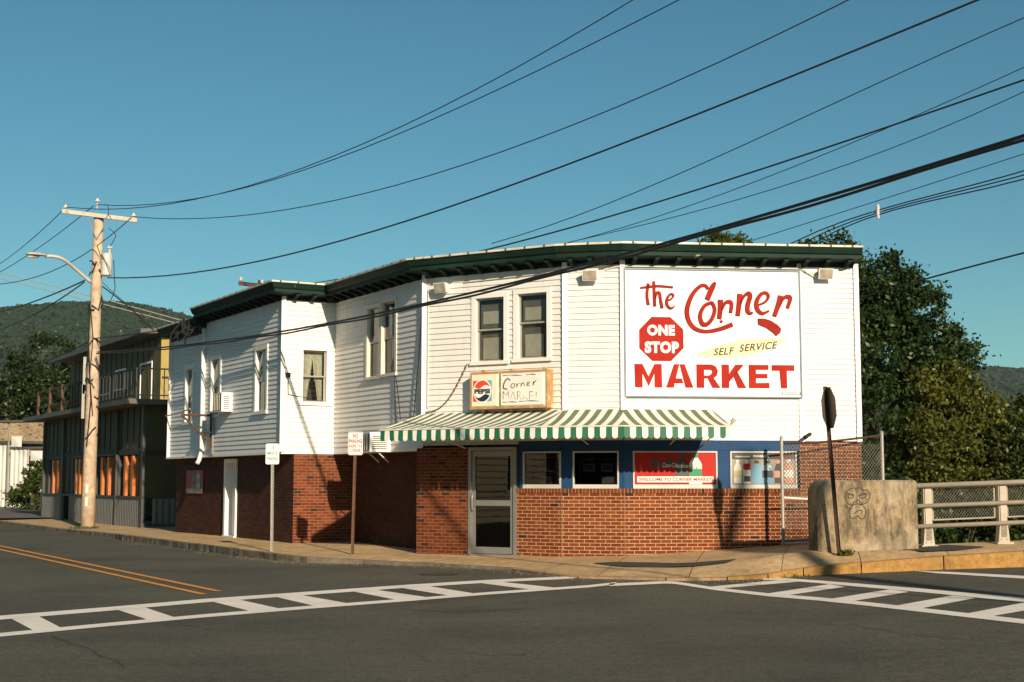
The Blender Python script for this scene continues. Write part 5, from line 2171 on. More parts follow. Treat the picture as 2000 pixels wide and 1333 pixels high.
# ------------------------------------------------------------------ bridge railing
r0 = Vector((7.16, 25.25, 0))
rd = Vector((math.cos(R(7)), math.sin(R(7)), 0))
RISE = .036
rail = thing('bridge_railing', r0 + Z * .45, 'three pipe metal bridge railing with wire mesh panels beside the concrete block', 'railing')
zr0 = {'top': 1.51, 'mid': 1.155, 'low': .80}
LR = 14.0
rp_ = lambda t, z: r0 + rd * t + Z * (z + RISE * t)
for k, z in zr0.items():
    mb = MB()
    mb.tube([rp_(-.05, z) - rd.cross(Z) * -.07, rp_(LR, z) - rd.cross(Z) * -.07], .047 if k == 'top' else .04, 12)
    mb.build('pipe_rail', M['rail'], rail, smooth=True)
rn = rd.cross(Z)
posts = [.20, 1.53, 2.95, 4.4, 5.9, 7.4]
posts = [.20] + [.20 + 1.28 * i for i in range(1, 10)]
tt = [(kb.p.x * 0)]
# spacing measured from the second post in the picture
t2 = None
for k in range(2000):
    p = rp_(k * .005, .8)
    if 1000 + F_PX * p.x / p.y / 1.006 > 1944:
        t2 = k * .005
        break
posts = [.16 + (t2 - .16) * i for i in range(9) if .16 + (t2 - .16) * i < LR]
for t in posts:
    mb = MB()
    c = rp_(t, 0)
    mb.box(c + Z * .98, rd * .15, rn * .10, (0, 0, 1.02))
    mb.box(c + Z * 1.0 + rn * .02, rd * .11, rn * .10, (0, 0, .9))
    zb_ = .46
    lo_, hi_ = .12, .075
    q = [c + rd * a + rn * b + Z * zz for zz, w_ in ((zb_, .105), (zb_ + .30, .075)) for a, b in ((-w_, .07), (w_, .07), (w_, -.07), (-w_, -.07))]
    mb.hexa(q)
    mb.box(c + Z * (zb_ - .01), rd * .30, rn * .24, (0, 0, .035))
    for a in (-.05, .05):
        for b in (.06, .15, .24):
            mb.tube([c + rd * a + rn * .065 + Z * (zb_ + b), c + rd * a + rn * .085 + Z * (zb_ + b)], .012, 6)
    mb.build('rail_post', M['rail'], rail)
for i in range(len(posts) - 1):
    a, b = posts[i] + .12, posts[i + 1] - .12
    mb = MB()
    for t in (a, b):
        mb.tube([rp_(t, .90) - rn * .03, rp_(t, 1.46) - rn * .03], .017, 6)
    for z in (.90, 1.46):
        mb.tube([rp_(a, z) - rn * .03, rp_(b, z) - rn * .03], .015, 6)
    f = mb.build('mesh_panel', M['rail'], rail)
    if i < 3:
        mb = MB()
        chain_link(mb, rp_(a, .9) - rn * .03, rp_(b, .9) - rn * .03, .0, .56, pitch=.055, r=.0038)
        mb.build('wire_mesh', M['steel'], f)


# ------------------------------------------------------------------ utility poles
PB = gp(171, 1030, .12)
def pole_top(v):
    return at(190, v, PB.y).z


pz = pole_top(408)
up1 = thing('utility_pole', PB, 'pale weathered wooden utility pole with one crossarm at the kerb', 'utility pole')
mb = MB()
ptop = at(193.5, 408, PB.y)
ptop = Vector((ptop.x, PB.y, pz))
pts = [PB - Z * .2 + (ptop - PB) * t for t in (0, .15, .35, .6, .8, 1)]
mb.tube(pts, [.225, .215, .205, .185, .17, .155], 14)
mb.build('shaft', M['wood_pole'], up1, smooth=True)
pa = lambda z: PB.lerp(ptop, (z - PB.z) / (ptop.z - PB.z))
ca = at(122, 413, PB.y - .2)
cb = at(268, 431, PB.y - .2)
# the arm runs roughly across the street
am = (ca + cb) / 2
mb = MB()
dv = (cb - ca)
mb.box((ca + cb) / 2, dv, Vector((0, .10, 0)), (0, 0, .13))
arm = mb.build('crossarm', M['wood_arm'], up1)
mb = MB()
for k in (.33, .62):
    mb.tube([ca.lerp(cb, k) - Z * .05, pa(pz - 1.05) - Vector((0, .17, 0))], .018, 5)
mb.build('brace', M['steel'], up1)
ins = []
for p in (ca.lerp(cb, .04), ca.lerp(cb, .95), Vector((ptop.x - .06, ptop.y, ptop.z))):
    mb = MB()
    hgt = .07 if p.z < pz - .01 or True else 0
    b0 = p + Z * (.07 if abs(p.x - ptop.x) > .5 else .0)
    e_ = .0 if abs(p.x - ptop.x) > .5 else .18
    mb.tube([b0, b0 + Z * (.05 + e_)], .02, 6)
    mb.tube([b0 + Z * (.05 + e_), b0 + Z * (.08 + e_), b0 + Z * (.09 + e_), b0 + Z * (.15 + e_), b0 + Z * (.17 + e_)], [.09, .09, .05, .05, .075], 10)
    mb.build('insulator', M['porcelain'], up1)
    ins.append(b0 + Z * (.16 + e_))
mb = MB()
for i in range(26):
    z = random.uniform(3.0, 9)
    if 4.6 < z < 8:
        z = random.choice((7.2, 7.4, 6.2, 4.9, 5.1, 5.3, z))
    c = pa(z)
    r_ = .2
    a0 = random.uniform(0, 6)
    q = [c + Vector((math.cos(a0 + t) * (r_ + .03), math.sin(a0 + t) * (r_ + .03), (t - .5) * random.uniform(-.4, .4))) for t in (0, .5, 1.0, 1.5)]
    mb.tube(q, .022, 5)
mb.tube([pa(2.7) + Vector((-.05, -.24, 0)), pa(4.2) + Vector((.03, -.23, 0)), pa(6.0) + Vector((-.12, -.21, 0)), pa(7.4) + Vector((-.12, -.2, 0))], .022, 6)
mb.tube([pa(3.7) + Vector((.10, -.22, 0)), pa(5.0) + Vector((-.04, -.23, 0)), pa(6.2) + Vector((.02, -.21, 0)), pa(7.2) + Vector((-.1, -.2, 0))], .016, 6)
mb.build('cable_run', M['cable'], up1)
mb = MB()
for z0, z1, x in ((4.4, 5.6, -.26), (3.6, 4.7, -.27)):
    mb.box(pa((z0 + z1) / 2) + Vector((x, -.05, 0)), (.09, 0, 0), (0, .05, 0), (0, 0, z1 - z0))
mb.build('guard', M['pale_wire'], up1)
mb = MB()
for v in (955, 980):
    z = at(171, v, PB.y).z
    mb.box(pa(z) + Vector((.0, -.215, 0)), (.08, 0, 0), (0, .01, 0), (0, 0, .28))
mb.build('tag_plate', M['p_white'], up1)
# transformer
tc = at(208, 518, PB.y - .1)
tf = thing('transformer', tc - Z * .35, 'grey cylindrical transformer can mounted on the utility pole', 'transformer')
mb = MB()
hgt = .36
mb.tube([tc - Z * hgt, tc - Z * (hgt - .03), tc + Z * (hgt - .05), tc + Z * hgt, tc + Z * (hgt + .03)], [.15, .175, .175, .18, .12], 16)
mb.build('tank', M['grey_tank'], tf, smooth=False)
mb = MB()
bz = tc + Z * (hgt + .03) + Vector((.09, 0, 0))
mb.tube([bz, bz + Z * .10, bz + Z * .11, bz + Z * .15, bz + Z * .16, bz + Z * .22, bz + Z * .24], [.03, .03, .06, .03, .085, .09, .04], 10)
mb.build('bushing', M['porcelain'], tf)
mb = MB()
mb.box(tc + Vector((-.22, 0, .12)), (.14, 0, 0), (0, .08, 0), (0, 0, .05))
mb.box(tc + Vector((-.22, 0, -.15)), (.14, 0, 0), (0, .08, 0), (0, 0, .05))
mb.build('mount', M['steel'], tf)
# street lamp on its bent arm
la = at(178, 552, PB.y - .15)
pts = [la, at(150, 528, PB.y - .5), at(128, 510, PB.y - .9), at(110, 502, PB.y - 1.1), at(88, 500.5, PB.y - 1.3)]
sl_ = thing('street_lamp', la, 'cobra head street lamp on a curved arm from the utility pole', 'street lamp')
mb = MB()
mb.tube(spline(pts, 6), .055, 10)
mb.build('arm', M['lamp_grey'], sl_, smooth=True)
h0, h1 = at(90, 500, PB.y - 1.3), at(50, 500, PB.y - 1.9)
mb = MB()
hp = [h0.lerp(h1, t) for t in (0, .12, .35, .7, .93, 1)]
mb.tube(hp, [.06, .085, .14, .15, .10, .02], 14)
hz = h0.z
mb.v = [(x, y, hz + (z - hz) * (.75 if z > hz else .25)) for x, y, z in mb.v]
hd_o = mb.build('lamp_head', M['lamp_grey'], sl_, smooth=True)
mb = MB()
mb.tube([h0.lerp(h1, t) - Z * .03 for t in (.35, .5, .75, .88)], [.02, .045, .045, .02], 10)
mb.build('refractor', M['lens'], sl_, smooth=True)

# second pole, far behind the roof
p2t = at(497, 551, 62)
up2 = thing('utility_pole', (p2t.x, 62, 0), 'brown utility pole top whose crossarm shows above the low roof', 'utility pole')
mb = MB()
mb.tube([Vector((p2t.x + .3, 62, -1)), Vector((p2t.x + .3, 62, at(510, 548, 62).z))], [.2, .14], 10)
mb.build('shaft', M['wood_brown'], up2)
a_, b_ = at(466, 554, 61.8), at(535, 563, 61.8)
mb = MB()
mb.box((a_ + b_) / 2, b_ - a_, (0, .12, 0), (0, 0, .15))
mb.build('crossarm', M['wood_brown'], up2)
for p in (a_.lerp(b_, .06), a_.lerp(b_, .66)):
    mb = MB()
    mb.tube([p + Z * .08, p + Z * .14, p + Z * .16, p + Z * .28], [.02, .1, .06, .09], 8)
    mb.build('insulator', M['porcelain'], up2)

# third pole: beyond the right edge, it carries the wires and throws its shadow on the road
RP = Vector((10.3, 5.0, 0))
up3 = thing('utility_pole', RP, 'tall leaning wooden utility pole outside the frame that throws its shadow over the road', 'utility pole')
mb = MB()
RT = Vector((13.75, 5.0, 12.2))
mb.tube([RP - Z * .3, RP.lerp(RT, .33), RP.lerp(RT, .67), RT], [.22, .2, .18, .16], 12)
mb.build('shaft', M['wood_pole'], up3)

# ------------------------------------------------------------------ wires
def wire(px, A, E, r, label, ext=0.0, mat='cable', grp='overhead wires across the junction', r2=None, n=None, left_pt=None):
    """px: points measured along the wire; it hangs in the vertical plane through A and E"""
    A, E = Vector((A.x, A.y, 0)), Vector((E.x, E.y, 0))
    d = (E - A).normalized()
    nrm = Vector((d.y, -d.x, 0))
    pts = []
    for u, v in px:
        rr_ = Vector(ray(u, v))
        c = Vector((0, 0, CAMZ))
        t = (A - c).dot(nrm) / rr_.dot(nrm)
        pts.append(c + rr_ * t)
    if left_pt is not None:
        pts[0] = left_pt
    # smooth hang: fit a cubic in s through the measured points
    s = np.array([(p - A).dot(d) for p in pts])
    z = np.array([p.z for p in pts])
    deg = min(3 if len(px) > 4 else 2, len(px) - 1)
    wts = np.ones(len(px))
    wts[0] = 4
    cf = np.polyfit(s, z, deg, w=wts)
    s_end = s[-1] if not ext else (E - A).length
    s_e = s[-1]
    sl = np.polyval(np.polyder(cf), s_e)
    out = []
    n = n or 40
    for i in range(n + 1):
        ss = s[0] + (s_end - s[0]) * i / n
        zz = np.polyval(cf, ss) if (ss - s_e) * (1 if s_end > s[0] else -1) <= 0 else np.polyval(cf, s_e) + sl * (ss - s_e)
        p = A + d * ss
        out.append(Vector((p.x, p.y, float(zz))))
    mb = MB()
    mb.tube(out, r, 6)
    if r2:
        off = Vector((nrm.x * .03, nrm.y * .03, -.055))
        mb.tube([p + off + Z * (.012 * math.sin(i * .9)) for i, p in enumerate(out)], r2, 6)
    o = mb.build('overhead_wire', M[mat])
    tag(o, label, 'wire', grp)
    return out


A0 = Vector((PB.x, PB.y, 0))
E1 = Vector((22, 6, 0))
E2 = Vector((27, 8, 0))
E3 = Vector((12, 4.2, 0))
wire([(130, 405), (220, 407), (330, 400), (450, 374), (620, 318), (800, 240), (1000, 136), (1150, 53), (1236, 0)], ca, E1, .012, 'thin wire from the left insulator of the near pole, topmost over the street', 1)
wire([(190, 400), (300, 399), (400, 386), (560, 345), (760, 265), (1000, 166), (1200, 66), (1322, 0)], A0, E1, .012, 'thin wire from the pole top insulator, second from the top', 1)
wire([(264, 424), (350, 429), (470, 423), (640, 396), (820, 345), (1000, 287), (1250, 195), (1450, 105), (1648, 0)], cb, E1, .012, 'thin wire from the right insulator of the near pole, third from the top', 1)
wire([(210, 543), (300, 541), (420, 527), (600, 488), (800, 430), (1000, 364), (1250, 263), (1550, 150), (1750, 70), (1902, 0)], A0, E1, .019, 'thicker twisted cable from below the transformer rising to the top right', 1)
wire([(960, 476), (1150, 413), (1350, 330), (1550, 238), (1750, 145), (1880, 92), (2000, 33)], Vector((-2.0, 38, 0)), E2, .011, 'thin wire appearing over the roof ridge in the middle, crossing to the upper right', 1)
wire([(935, 492), (1100, 449), (1300, 390), (1400, 357), (1500, 330), (1650, 278), (1800, 222), (2000, 158)], Vector((-1.6, 36, 0)), E2, .018, 'black cable rising from the roof edge above the two upper windows', 1)
wire([(1000, 500), (1150, 462), (1350, 402), (1550, 330), (1700, 260), (2000, 133)], Vector((0.3, 36, 0)), E2, .009, 'thin faint wire under the cable over the roof, steepest of its bunch', 1)
wire([(1110, 474), (1300, 428), (1500, 374), (1700, 305), (1850, 246), (2000, 180)], Vector((1.5, 36, 0)), E2, .009, 'thin wire just above the thick double cable on the right', 1)
wire([(190, 688), (330, 674), (450, 664), (560, 648), (690, 626), (830, 593), (1000, 552), (1150, 513), (1300, 474), (1500, 415), (1750, 345), (2000, 268)], A0, E3, .021, 'thick black double cable sweeping down across the storefront to the near pole', 1, r2=.019, n=80)
wire([(1470, 470), (1600, 426), (1800, 368), (2000, 300)], Vector((6, 36, 0)), E2, .009, 'thin wire over the right end of the roof passing above the clamp', 1)
for k, (dy, lab) in enumerate(((0, 'upper of three short black cables held by a white clamp over the trees'), (8, 'middle of three short black cables held by a white clamp over the trees'), (16, 'lowest of three short black cables held by a white clamp over the trees'))):
    wire([(1545 + 18 * k, 476 + 2 * k), (1640, 436 + dy * .9), (1715, 410 + dy * .5), (1850, 375 + dy * .7), (2000, 334 + dy)], Vector((6.6, 34, 0)), E2, .014, lab, 1)
wire([(1680, 582), (1750, 560), (1850, 535), (2000, 494)], Vector((8.5, 36, 0)), E2, .020, 'single black cable crossing in front of the dark trees on the right', 1)
wire([(200, 560), (230, 580), (262, 612), (300, 645)], A0, A0 + Vector((2.2, 2.6, 0)), .02, 'short drop cable from the near pole to the green building roof')
wire([(200, 552), (232, 578), (275, 615), (330, 640)], A0, A0 + Vector((3.2, 1.4, 0)), .012, 'second short drop cable from the near pole to the white wing')
for px, lab, r_ in (([(122, 412), (90, 442), (45, 482), (-40, 540)], 'thin wire leaving the left insulator down the street to the left edge', .016),
                    ([(183, 402), (120, 452), (60, 495), (-40, 552)], 'thin wire leaving the pole top down the street to the left edge', .016),
                    ([(256, 426), (180, 485), (100, 533), (40, 548), (-40, 558)], 'thin wire leaving the right insulator down the street to the left edge', .016),
                    ([(166, 548), (120, 568), (60, 592), (-40, 618)], 'black cable leaving the lamp arm level, upper of two to the left edge', .026),
                    ([(164, 552), (110, 590), (60, 618), (-40, 655)], 'black cable leaving the lamp arm level, lower of two to the left edge', .026)):
    wire(px, A0, A0 + S * 40, r_, lab, 0, grp='wires running down the street from the pole')
wire([(180, 665), (140, 685), (60, 720), (-40, 760)], A0, A0 + S * 40, .02, 'sagging cable low on the pole in front of the dark trees on the left', grp='wires running down the street from the pole')
wire([(180, 662), (240, 655), (320, 646), (392, 634)], A0, Vector((-8.6, 39.2, 0)), .018, 'cable from low on the near pole to the tangle under the eave', grp='wires running down the street from the pole')
for v0, v1, lab in ((533, 632, 'upper pale bare wire slanting behind the near pole'), (545, 640, 'lower pale bare wire slanting behind the near pole')):
    wire([(-40, v0 - 10), (130, v0 + (v1 - v0) * .33), (260, v0 + (v1 - v0) * .68), (375, v1)], Vector((-30, 70, 0)), Vector((-12, 56, 0)), .02, lab, mat='pale_wire', grp='pale wires behind the pole')
wire([(472, 551), (540, 558), (600, 553), (660, 546)], Vector((a_.x, 62, 0)), Vector((-3, 52, 0)), .018, 'thin wire from the far crossarm over the wing roof')
# looping jumpers at the pole
for px, lab in (([(205, 399), (212, 405), (211, 420), (206, 428)], 'small looped jumper wire at the pole top'), ([(212, 446), (226, 458), (222, 470), (216, 480)], 'curled jumper wire above the transformer'),
                ([(222, 508), (223, 540), (224, 566), (214, 592)], 'hanging jumper wire below the transformer')):
    mb = MB()
    mb.tube(spline([at(u, v, PB.y - .25) for u, v in px], 6), .014, 5)
    tag(mb.build('jumper_wire', M['cable']), lab, 'wire', 'jumper wires on the pole')
cpos = None
c = Vector((0, 0, CAMZ))
A_, E_ = Vector((6.6, 34, 0)), E2
d_ = (E_ - A_).normalized()
n_ = Vector((d_.y, -d_.x, 0))
rr_ = Vector(ray(1715, 414))
cpos = c + rr_ * ((A_ - c).dot(n_) / rr_.dot(n_))
cl = thing('cable_clamp', cpos, 'white insulating clamp joining the three short cables over the trees', 'clamp')
mb = MB()
mb.tube([cpos - Z * .16, cpos - Z * .05, cpos + Z * .1, cpos + Z * .17], [.03, .05, .04, .02], 8)
mb.build('clamp_body', M['porcelain'], cl)
mb = MB()
mb.tube([cpos + d_ * -.15 + Z * .02, cpos + d_ * .15 - Z * .02], .02, 6)
mb.build('bolt', M['steel'], cl)


# ------------------------------------------------------------------ olive green neighbour
GC = gp(281, 1030, .15)
GL = GC + S * 14.7
GW = Wall(GL, GC)
GE = Wall(GC, GC + T * 6)
grn = thing('green_building', GC, 'olive green building with corrugated metal base, orange window posts and set back upper storey', 'building')
def gr(*a):
    return GW.rect(*a)


ZG = 4.0
zcor = GW.sz(255, 972)[1]
zband = GW.sz(255, 885)[1]
openings = [GW.rect(96, 895, 122, 966), GW.rect(143, 892, 163, 968), GW.rect(188, 888, 224, 966), GW.rect(232, 886, 272, 968)]
openings = [(a, b, zcor + .05, zband) for a, b, _, _ in openings]
mb = MB()
for p, q, c, d in band_pieces(0, GW.len, zcor, ZG, openings):
    mb.face([GW.pt(p, c), GW.pt(q, c), GW.pt(q, d), GW.pt(p, d)])
mb.face([GE.pt(0, zcor), GE.pt(6, zcor), GE.pt(6, ZG), GE.pt(0, ZG)])
mb.build('board_wall', M['olive'], grn)
mb = MB()
n = 20
for i in range(1, n):
    s = GW.len * i / n
    if not any(o[0] - .05 < s < o[1] + .05 for o in openings):
        mb.wbox(GW, s - .04, s + .04, zcor, ZG - .02, 0, .025)
    else:
        mb.wbox(GW, s - .04, s + .04, zband + .15, ZG - .02, 0, .025)
mb.wbox(GW, 0, GW.len, zband, zband + .13, 0.001, .05)
mb.wbox(GE, 0, 6, zband - .1, zband + .05, 0.001, .04)
mb.build('batten', M['olive_batten'], grn)
# corrugated base as real ribs
def corrugated(w, s0, s1, z0, z1, pitch=.2, amp=.045, o=.0):
    mb = MB()
    n = int((s1 - s0) / (pitch / 4))
    f = lambda i: o + amp * (0, 1, 1, 0)[i % 4]
    for i in range(n):
        a, b = s0 + (s1 - s0) * i / n, s0 + (s1 - s0) * (i + 1) / n
        mb.face([w.pt(a, z0, f(i)), w.pt(b, z0, f(i + 1)), w.pt(b, z1, f(i + 1)), w.pt(a, z1, f(i))])
    return mb


bays = [(0, openings[0][1] + .5), (openings[1][0] - .3, openings[1][1] + .3), (openings[2][0] - .2, openings[2][1] + .1), (openings[3][0] - .1, GW.len - .25)]
doorways = []
last = 0
for a, b in bays:
    corrugated(GW, a, b, .0, zcor - .02, o=.03).build('metal_base', M['corr'], grn)
corrugated(GE, .25, 6, .25, zcor - .02, o=.02).build('metal_base', M['corr'], grn)
for (a, b), (c, d) in zip(bays, bays[1:]):
    if c - b > .3:
        mb = MB()
        mb.wbox(GW, b + .02, c - .02, 0, zcor, -.35, -.3)
        mb.build('recess', M['dark'], grn)
mb = MB()
mb.wbox(GW, 0, GW.len, zcor - .02, zcor + .05, .0, .09)
mb.build('sill_band', M['grey_post'], grn)
for s, wd in ((GW.len - .12, .12), (openings[0][1] + .25, .12), (.1, .1), (openings[3][0] - .1, .06), (openings[2][0] - .1, .06)):
    mb = MB()
    mb.wbox(GW, s - wd, s + wd, 0, ZG - .05, -.02, .10)
    mb.build('post', M['grey_post'], grn)
for k, (a, b, c, d) in enumerate(openings):
    mb = MB()
    t = .06
    mb.wbox(GW, a, a + t, c, d, -.3, .03)
    mb.wbox(GW, b - t, b, c, d, -.3, .03)
    mb.wbox(GW, a + t, b - t, d - t, d, -.3, .03)
    mb.face([GW.pt(a, c, -.32), GW.pt(b, c, -.32), GW.pt(b, d, -.32), GW.pt(a, d, -.32)], 1)
    f = mb.build('window', [M['grey_post'], M['dark']], grn)
    for j in ((.36, .72) if b - a > 1.0 else (.5,)):
        q = a + (b - a) * j
        mb = MB()
        mb.wbox(GW, q - .07, q + .14, c, d - .1, -.30, .06)
        mb.wbox(GW, q + .141, q + .146, c + .05, d - .3, -.2, -.10, 1)
        mb.build('orange_post', [M['orange'], M['p_white']], f)
# roof slab of the lower storey
mb = MB()
c4 = [GW.pt(-.8, ZG, .75), GW.pt(GW.len + .45, ZG, .75), GW.pt(GW.len + .45, ZG, -6), GW.pt(-.8, ZG, -6)]
mb.hexa([p for p in c4] + [p + Z * .16 for p in c4])
mb.build('roof_slab', M['fascia'], grn)
# upper storey, set back
UB = GC + T * 2.2 + S * 6.2
UW = Wall(UB + S * 14, UB)
UE = Wall(UB, UB + T * 4)
ZU = 6.85
mb = MB()
mb.face([UW.pt(0, ZG), UW.pt(UW.len, ZG), UW.pt(UW.len, ZU), UW.pt(0, ZU)])
mb.build('board_wall', M['olive_light'], grn)
mb = MB()
mb.face([UE.pt(0, ZG), UE.pt(4, ZG), UE.pt(4, ZU + .3), UE.pt(0, ZU)])
mb.build('board_wall', M['mustard'], grn)
mb = MB()
for i in range(1, 18):
    s = UW.len * i / 18
    mb.wbox(UW, s - .035, s + .035, ZG, ZU, 0, .02)
for s in (.0, .55, 1.1):
    mb.wbox(UE, s, s + .05, ZG, ZU, 0, .02, 1 if s == 0 else 0)
mb.wbox(UE, .05, 4, 5.3, 5.38, 0, .02)
mb.build('batten', [M['olive_batten'], M['mustard']], grn)
for px in ((194, 738, 215, 770), (227, 725, 246, 760), (275, 712, 296, 790)):
    r = UW.rect(*px)
    window(grn, UW, (r[0], r[1], max(r[2], ZG + .3), r[3]), trim=.07, shade=None, tm='trim')
mb = MB()
c4 = [UW.pt(-.5, ZU, .9), UW.pt(UW.len + .5, ZU, .9), UW.pt(UW.len + .5, ZU + .5, -5), UW.pt(-.5, ZU + .5, -5)]
mb.hexa([p for p in c4] + [p + Z * .18 for p in c4])
mb.build('roof', M['fascia'], grn)
mb = MB()
ra, rb = GW.pt(4.0, ZG + .22, .3), GW.pt(GW.len - .2, ZG + .22, .3)
rc = rb + T * 2.2
for p, q in ((ra, rb), (rb, rc)):
    mb.tube([p + Z * .95, q + Z * .95], .025, 6)
    mb.tube([p + Z * .1, q + Z * .1], .02, 6)
    L = (q - p).length
    for i in range(int(L / .45) + 1):
        x = p.lerp(q, min(1, i * .45 / L))
        mb.tube([x, x + Z * .95], .02 if i % 4 else .035, 5)
mb.build('balcony_rail', M['black'], grn)
mb = MB()
sdk = GW.sz(168, 800)[0]
for i in range(4):
    p = GW.pt(.4 + i * (sdk - .4) / 3, ZG + .22, .4)
    mb.box(p + Z * .5, S * .10, T * .10, (0, 0, 1.0))
for zz in (.3, .92):
    mb.box(GW.pt(.4 + sdk / 2 - .2, ZG + .22 + zz, .4), S * (sdk - .4), T * .03, (0, 0, .09))
mb.build('deck_rail', M['wood_brown'], grn)
mb = MB()
mb.face([GW.pt(0, -.2), GW.pt(0, -.2, -9), GW.pt(0, ZG, -9), GW.pt(0, ZG)])
mb.build('side_wall', M['olive'], grn)
s_, z_ = GW.sz(190, 860)
wl = thing('wall_lantern', GW.pt(s_, z_, 0), 'dark lantern on the olive boards behind the utility pole', 'lamp')
mb = MB()
mb.tube([GW.pt(s_, z_ + .25, .0), GW.pt(s_, z_ + .35, .15), GW.pt(s_, z_ + .25, .3)], .02, 6)
mb.build('arm', M['black'], wl)
mb = MB()
mb.tube([GW.pt(s_, z_ + .25, .3), GW.pt(s_, z_ + .2, .3), GW.pt(s_, z_ - .25, .3)], [.05, .14, .09], 8)
mb.build('lantern', M['black'], wl)

# ------------------------------------------------------------------ far left: white corrugated shed, brick building, lot
def fl(u, v, y):
    return at(u, v, y)


lot = MB()
p0 = K0 + S * 22 + T * .2
lot.face([p0 + Z * .02, p0 + S * 60 + Z * .02, p0 + S * 60 + T * 60 + Z * .02, p0 + T * 60 + Z * .02])
tag(lot.build('lot', M['lot']), kind='structure')
a, b = at(-260, 985, 84), at(94, 985, 78)
SW = Wall(a, b)
zt1 = at(20, 868, 81).z
shed = thing('white_shed', (b.x, b.y, .1), 'white corrugated metal shed with a dark doorway at the far left', 'building')
d_0, d_1, _, d_z = SW.rect(15, 905, 27, 985)
s_m = SW.sz(33, 900)[0]
corrugated(SW, 0, d_0, -.2, zt1, pitch=.3, amp=.05).build('metal_wall', M['corr_white'], shed)
corrugated(SW, d_0, d_1, d_z, zt1, pitch=.3, amp=.05).build('metal_wall', M['corr_white'], shed)
corrugated(SW, d_1, s_m, -.2, zt1, pitch=.3, amp=.05).build('metal_wall', M['corr_white'], shed)
corrugated(SW, s_m, SW.sz(71, 900)[0], -.2, zt1 - .35, pitch=.3, amp=.05, o=.5).build('metal_wall', M['corr_white'], shed)
mb = MB()
mb.wbox(SW, SW.sz(71, 900)[0], SW.len, -.2, zt1 - .45, .2, .45)
mb.build('end_wall', M['trim'], shed)
mb = MB()
mb.wbox(SW, 0, s_m, zt1, zt1 + .15, -8, .2)
mb.wbox(SW, s_m, SW.len, zt1 - .34, zt1 - .22, -8, .6)
mb.build('roof', M['fascia'], shed)
mb = MB()
mb.wbox(SW, d_0, d_1, -.2, d_z, -.7, -.6)
mb.wbox(SW, d_0, d_0 + .12, -.2, d_z, -.6, .08, 1)
mb.build('doorway', [M['dark'], M['trim']], shed)
mb = MB()
s_p = SW.sz(36, 850)[0]
mb.tube([SW.pt(s_p, 0, .7), SW.pt(s_p, zt1 + .9, .7)], .06, 6)
mb.tube([SW.pt(s_p - .6, zt1 + 1.0, .7), SW.pt(s_p - .2, zt1 + .75, .7), SW.pt(s_p, zt1 + .95, .7)], .05, 6)
mb.build('service_pipe', M['steel'], shed)
bx = thing('meter_box', SW.pt(SW.sz(43, 860)[0], zt1 - .3, .6), 'small white box on the low roof edge of the white shed', 'box')
mb = MB()
s_b = SW.sz(43, 860)[0]
mb.wbox(SW, s_b - .18, s_b + .18, zt1 - .21, zt1 + .35, .2, .6)
mb.wbox(SW, s_b - .2, s_b + .2, zt1 + .35, zt1 + .39, .18, .62)
mb.build('case', M['p_white'], bx)
bb = Wall(at(-300, 985, 96), at(100, 985, 90))
zt2 = at(40, 826, 92).z
tb = thing('brick_building', bb.pt(bb.len / 2, 0, 0), 'low tan brick building whose flat top shows behind the white shed', 'building')
mb = MB()
mb.face([bb.pt(0, -.2), bb.pt(bb.len + 1, -.2), bb.pt(bb.len + 1, zt2), bb.pt(0, zt2)], 0, [(0, 0), (bb.len, 0), (bb.len, zt2), (0, zt2)])
mb.build('wall', M['tan_brick'], tb)
mb = MB()
mb.wbox(bb, -.1, bb.len + 1.1, zt2, zt2 + .12, -10, .1)
mb.build('roof', M['fascia'], tb)

# white house across the street, out of the frame; the shop door and windows mirror it
HO = Vector((-26, 13, 0))
HW = Wall(HO + Vector((-2, 8, 0)), HO + Vector((5.5, -2, 0)))
HW = Wall(Vector((-21, 22, 0)), Vector((-26, 12, 0)))
HW = Wall(Vector((-27.5, 10.5, 0)), Vector((-21.5, 20.5, 0)))
ho = thing('white_house', HW.pt(5, 0, 0), 'white clapboard house across the street outside the frame, mirrored in the shop door', 'building')
mb = MB()
hl = [(2, 3, 1.2, 2.8), (5, 6, 1.2, 2.8), (8.5, 9.5, 1.2, 2.8), (2, 3, 4.2, 5.7), (8.5, 9.5, 4.2, 5.7)]
n = 26
for i in range(n):
    a, b = 6.4 * i / n, 6.4 * (i + 1) / n
    for p, q, c, d in band_pieces(0, HW.len, a, b, hl):
        mb.face([HW.pt(p, c, .07), HW.pt(q, c, .07), HW.pt(q, d, 0), HW.pt(p, d, 0)])
for a, b in ((HW.pt(0, 0, 0), HW.pt(0, 0, -7)), (HW.pt(HW.len, 0, 0), HW.pt(HW.len, 0, -7)), (HW.pt(0, 0, -7), HW.pt(HW.len, 0, -7))):
    mb.face([a, b, b + Z * 6.4, a + Z * 6.4])
mb.build('wall', M['house'], ho)
mb = MB()
mb.hexa([HW.pt(-.4, 6.4, .4), HW.pt(HW.len + .4, 6.4, .4), HW.pt(HW.len + .4, 6.4, -7.4), HW.pt(-.4, 6.4, -7.4),
         HW.pt(-.4, 6.6, .4), HW.pt(HW.len + .4, 8.5, -3.4), HW.pt(HW.len + .4, 8.5, -3.6), HW.pt(-.4, 6.6, -7.4)])
mb.build('roof', M['roofing'], ho)
for r in hl:
    window(ho, HW, r, trim=.1)


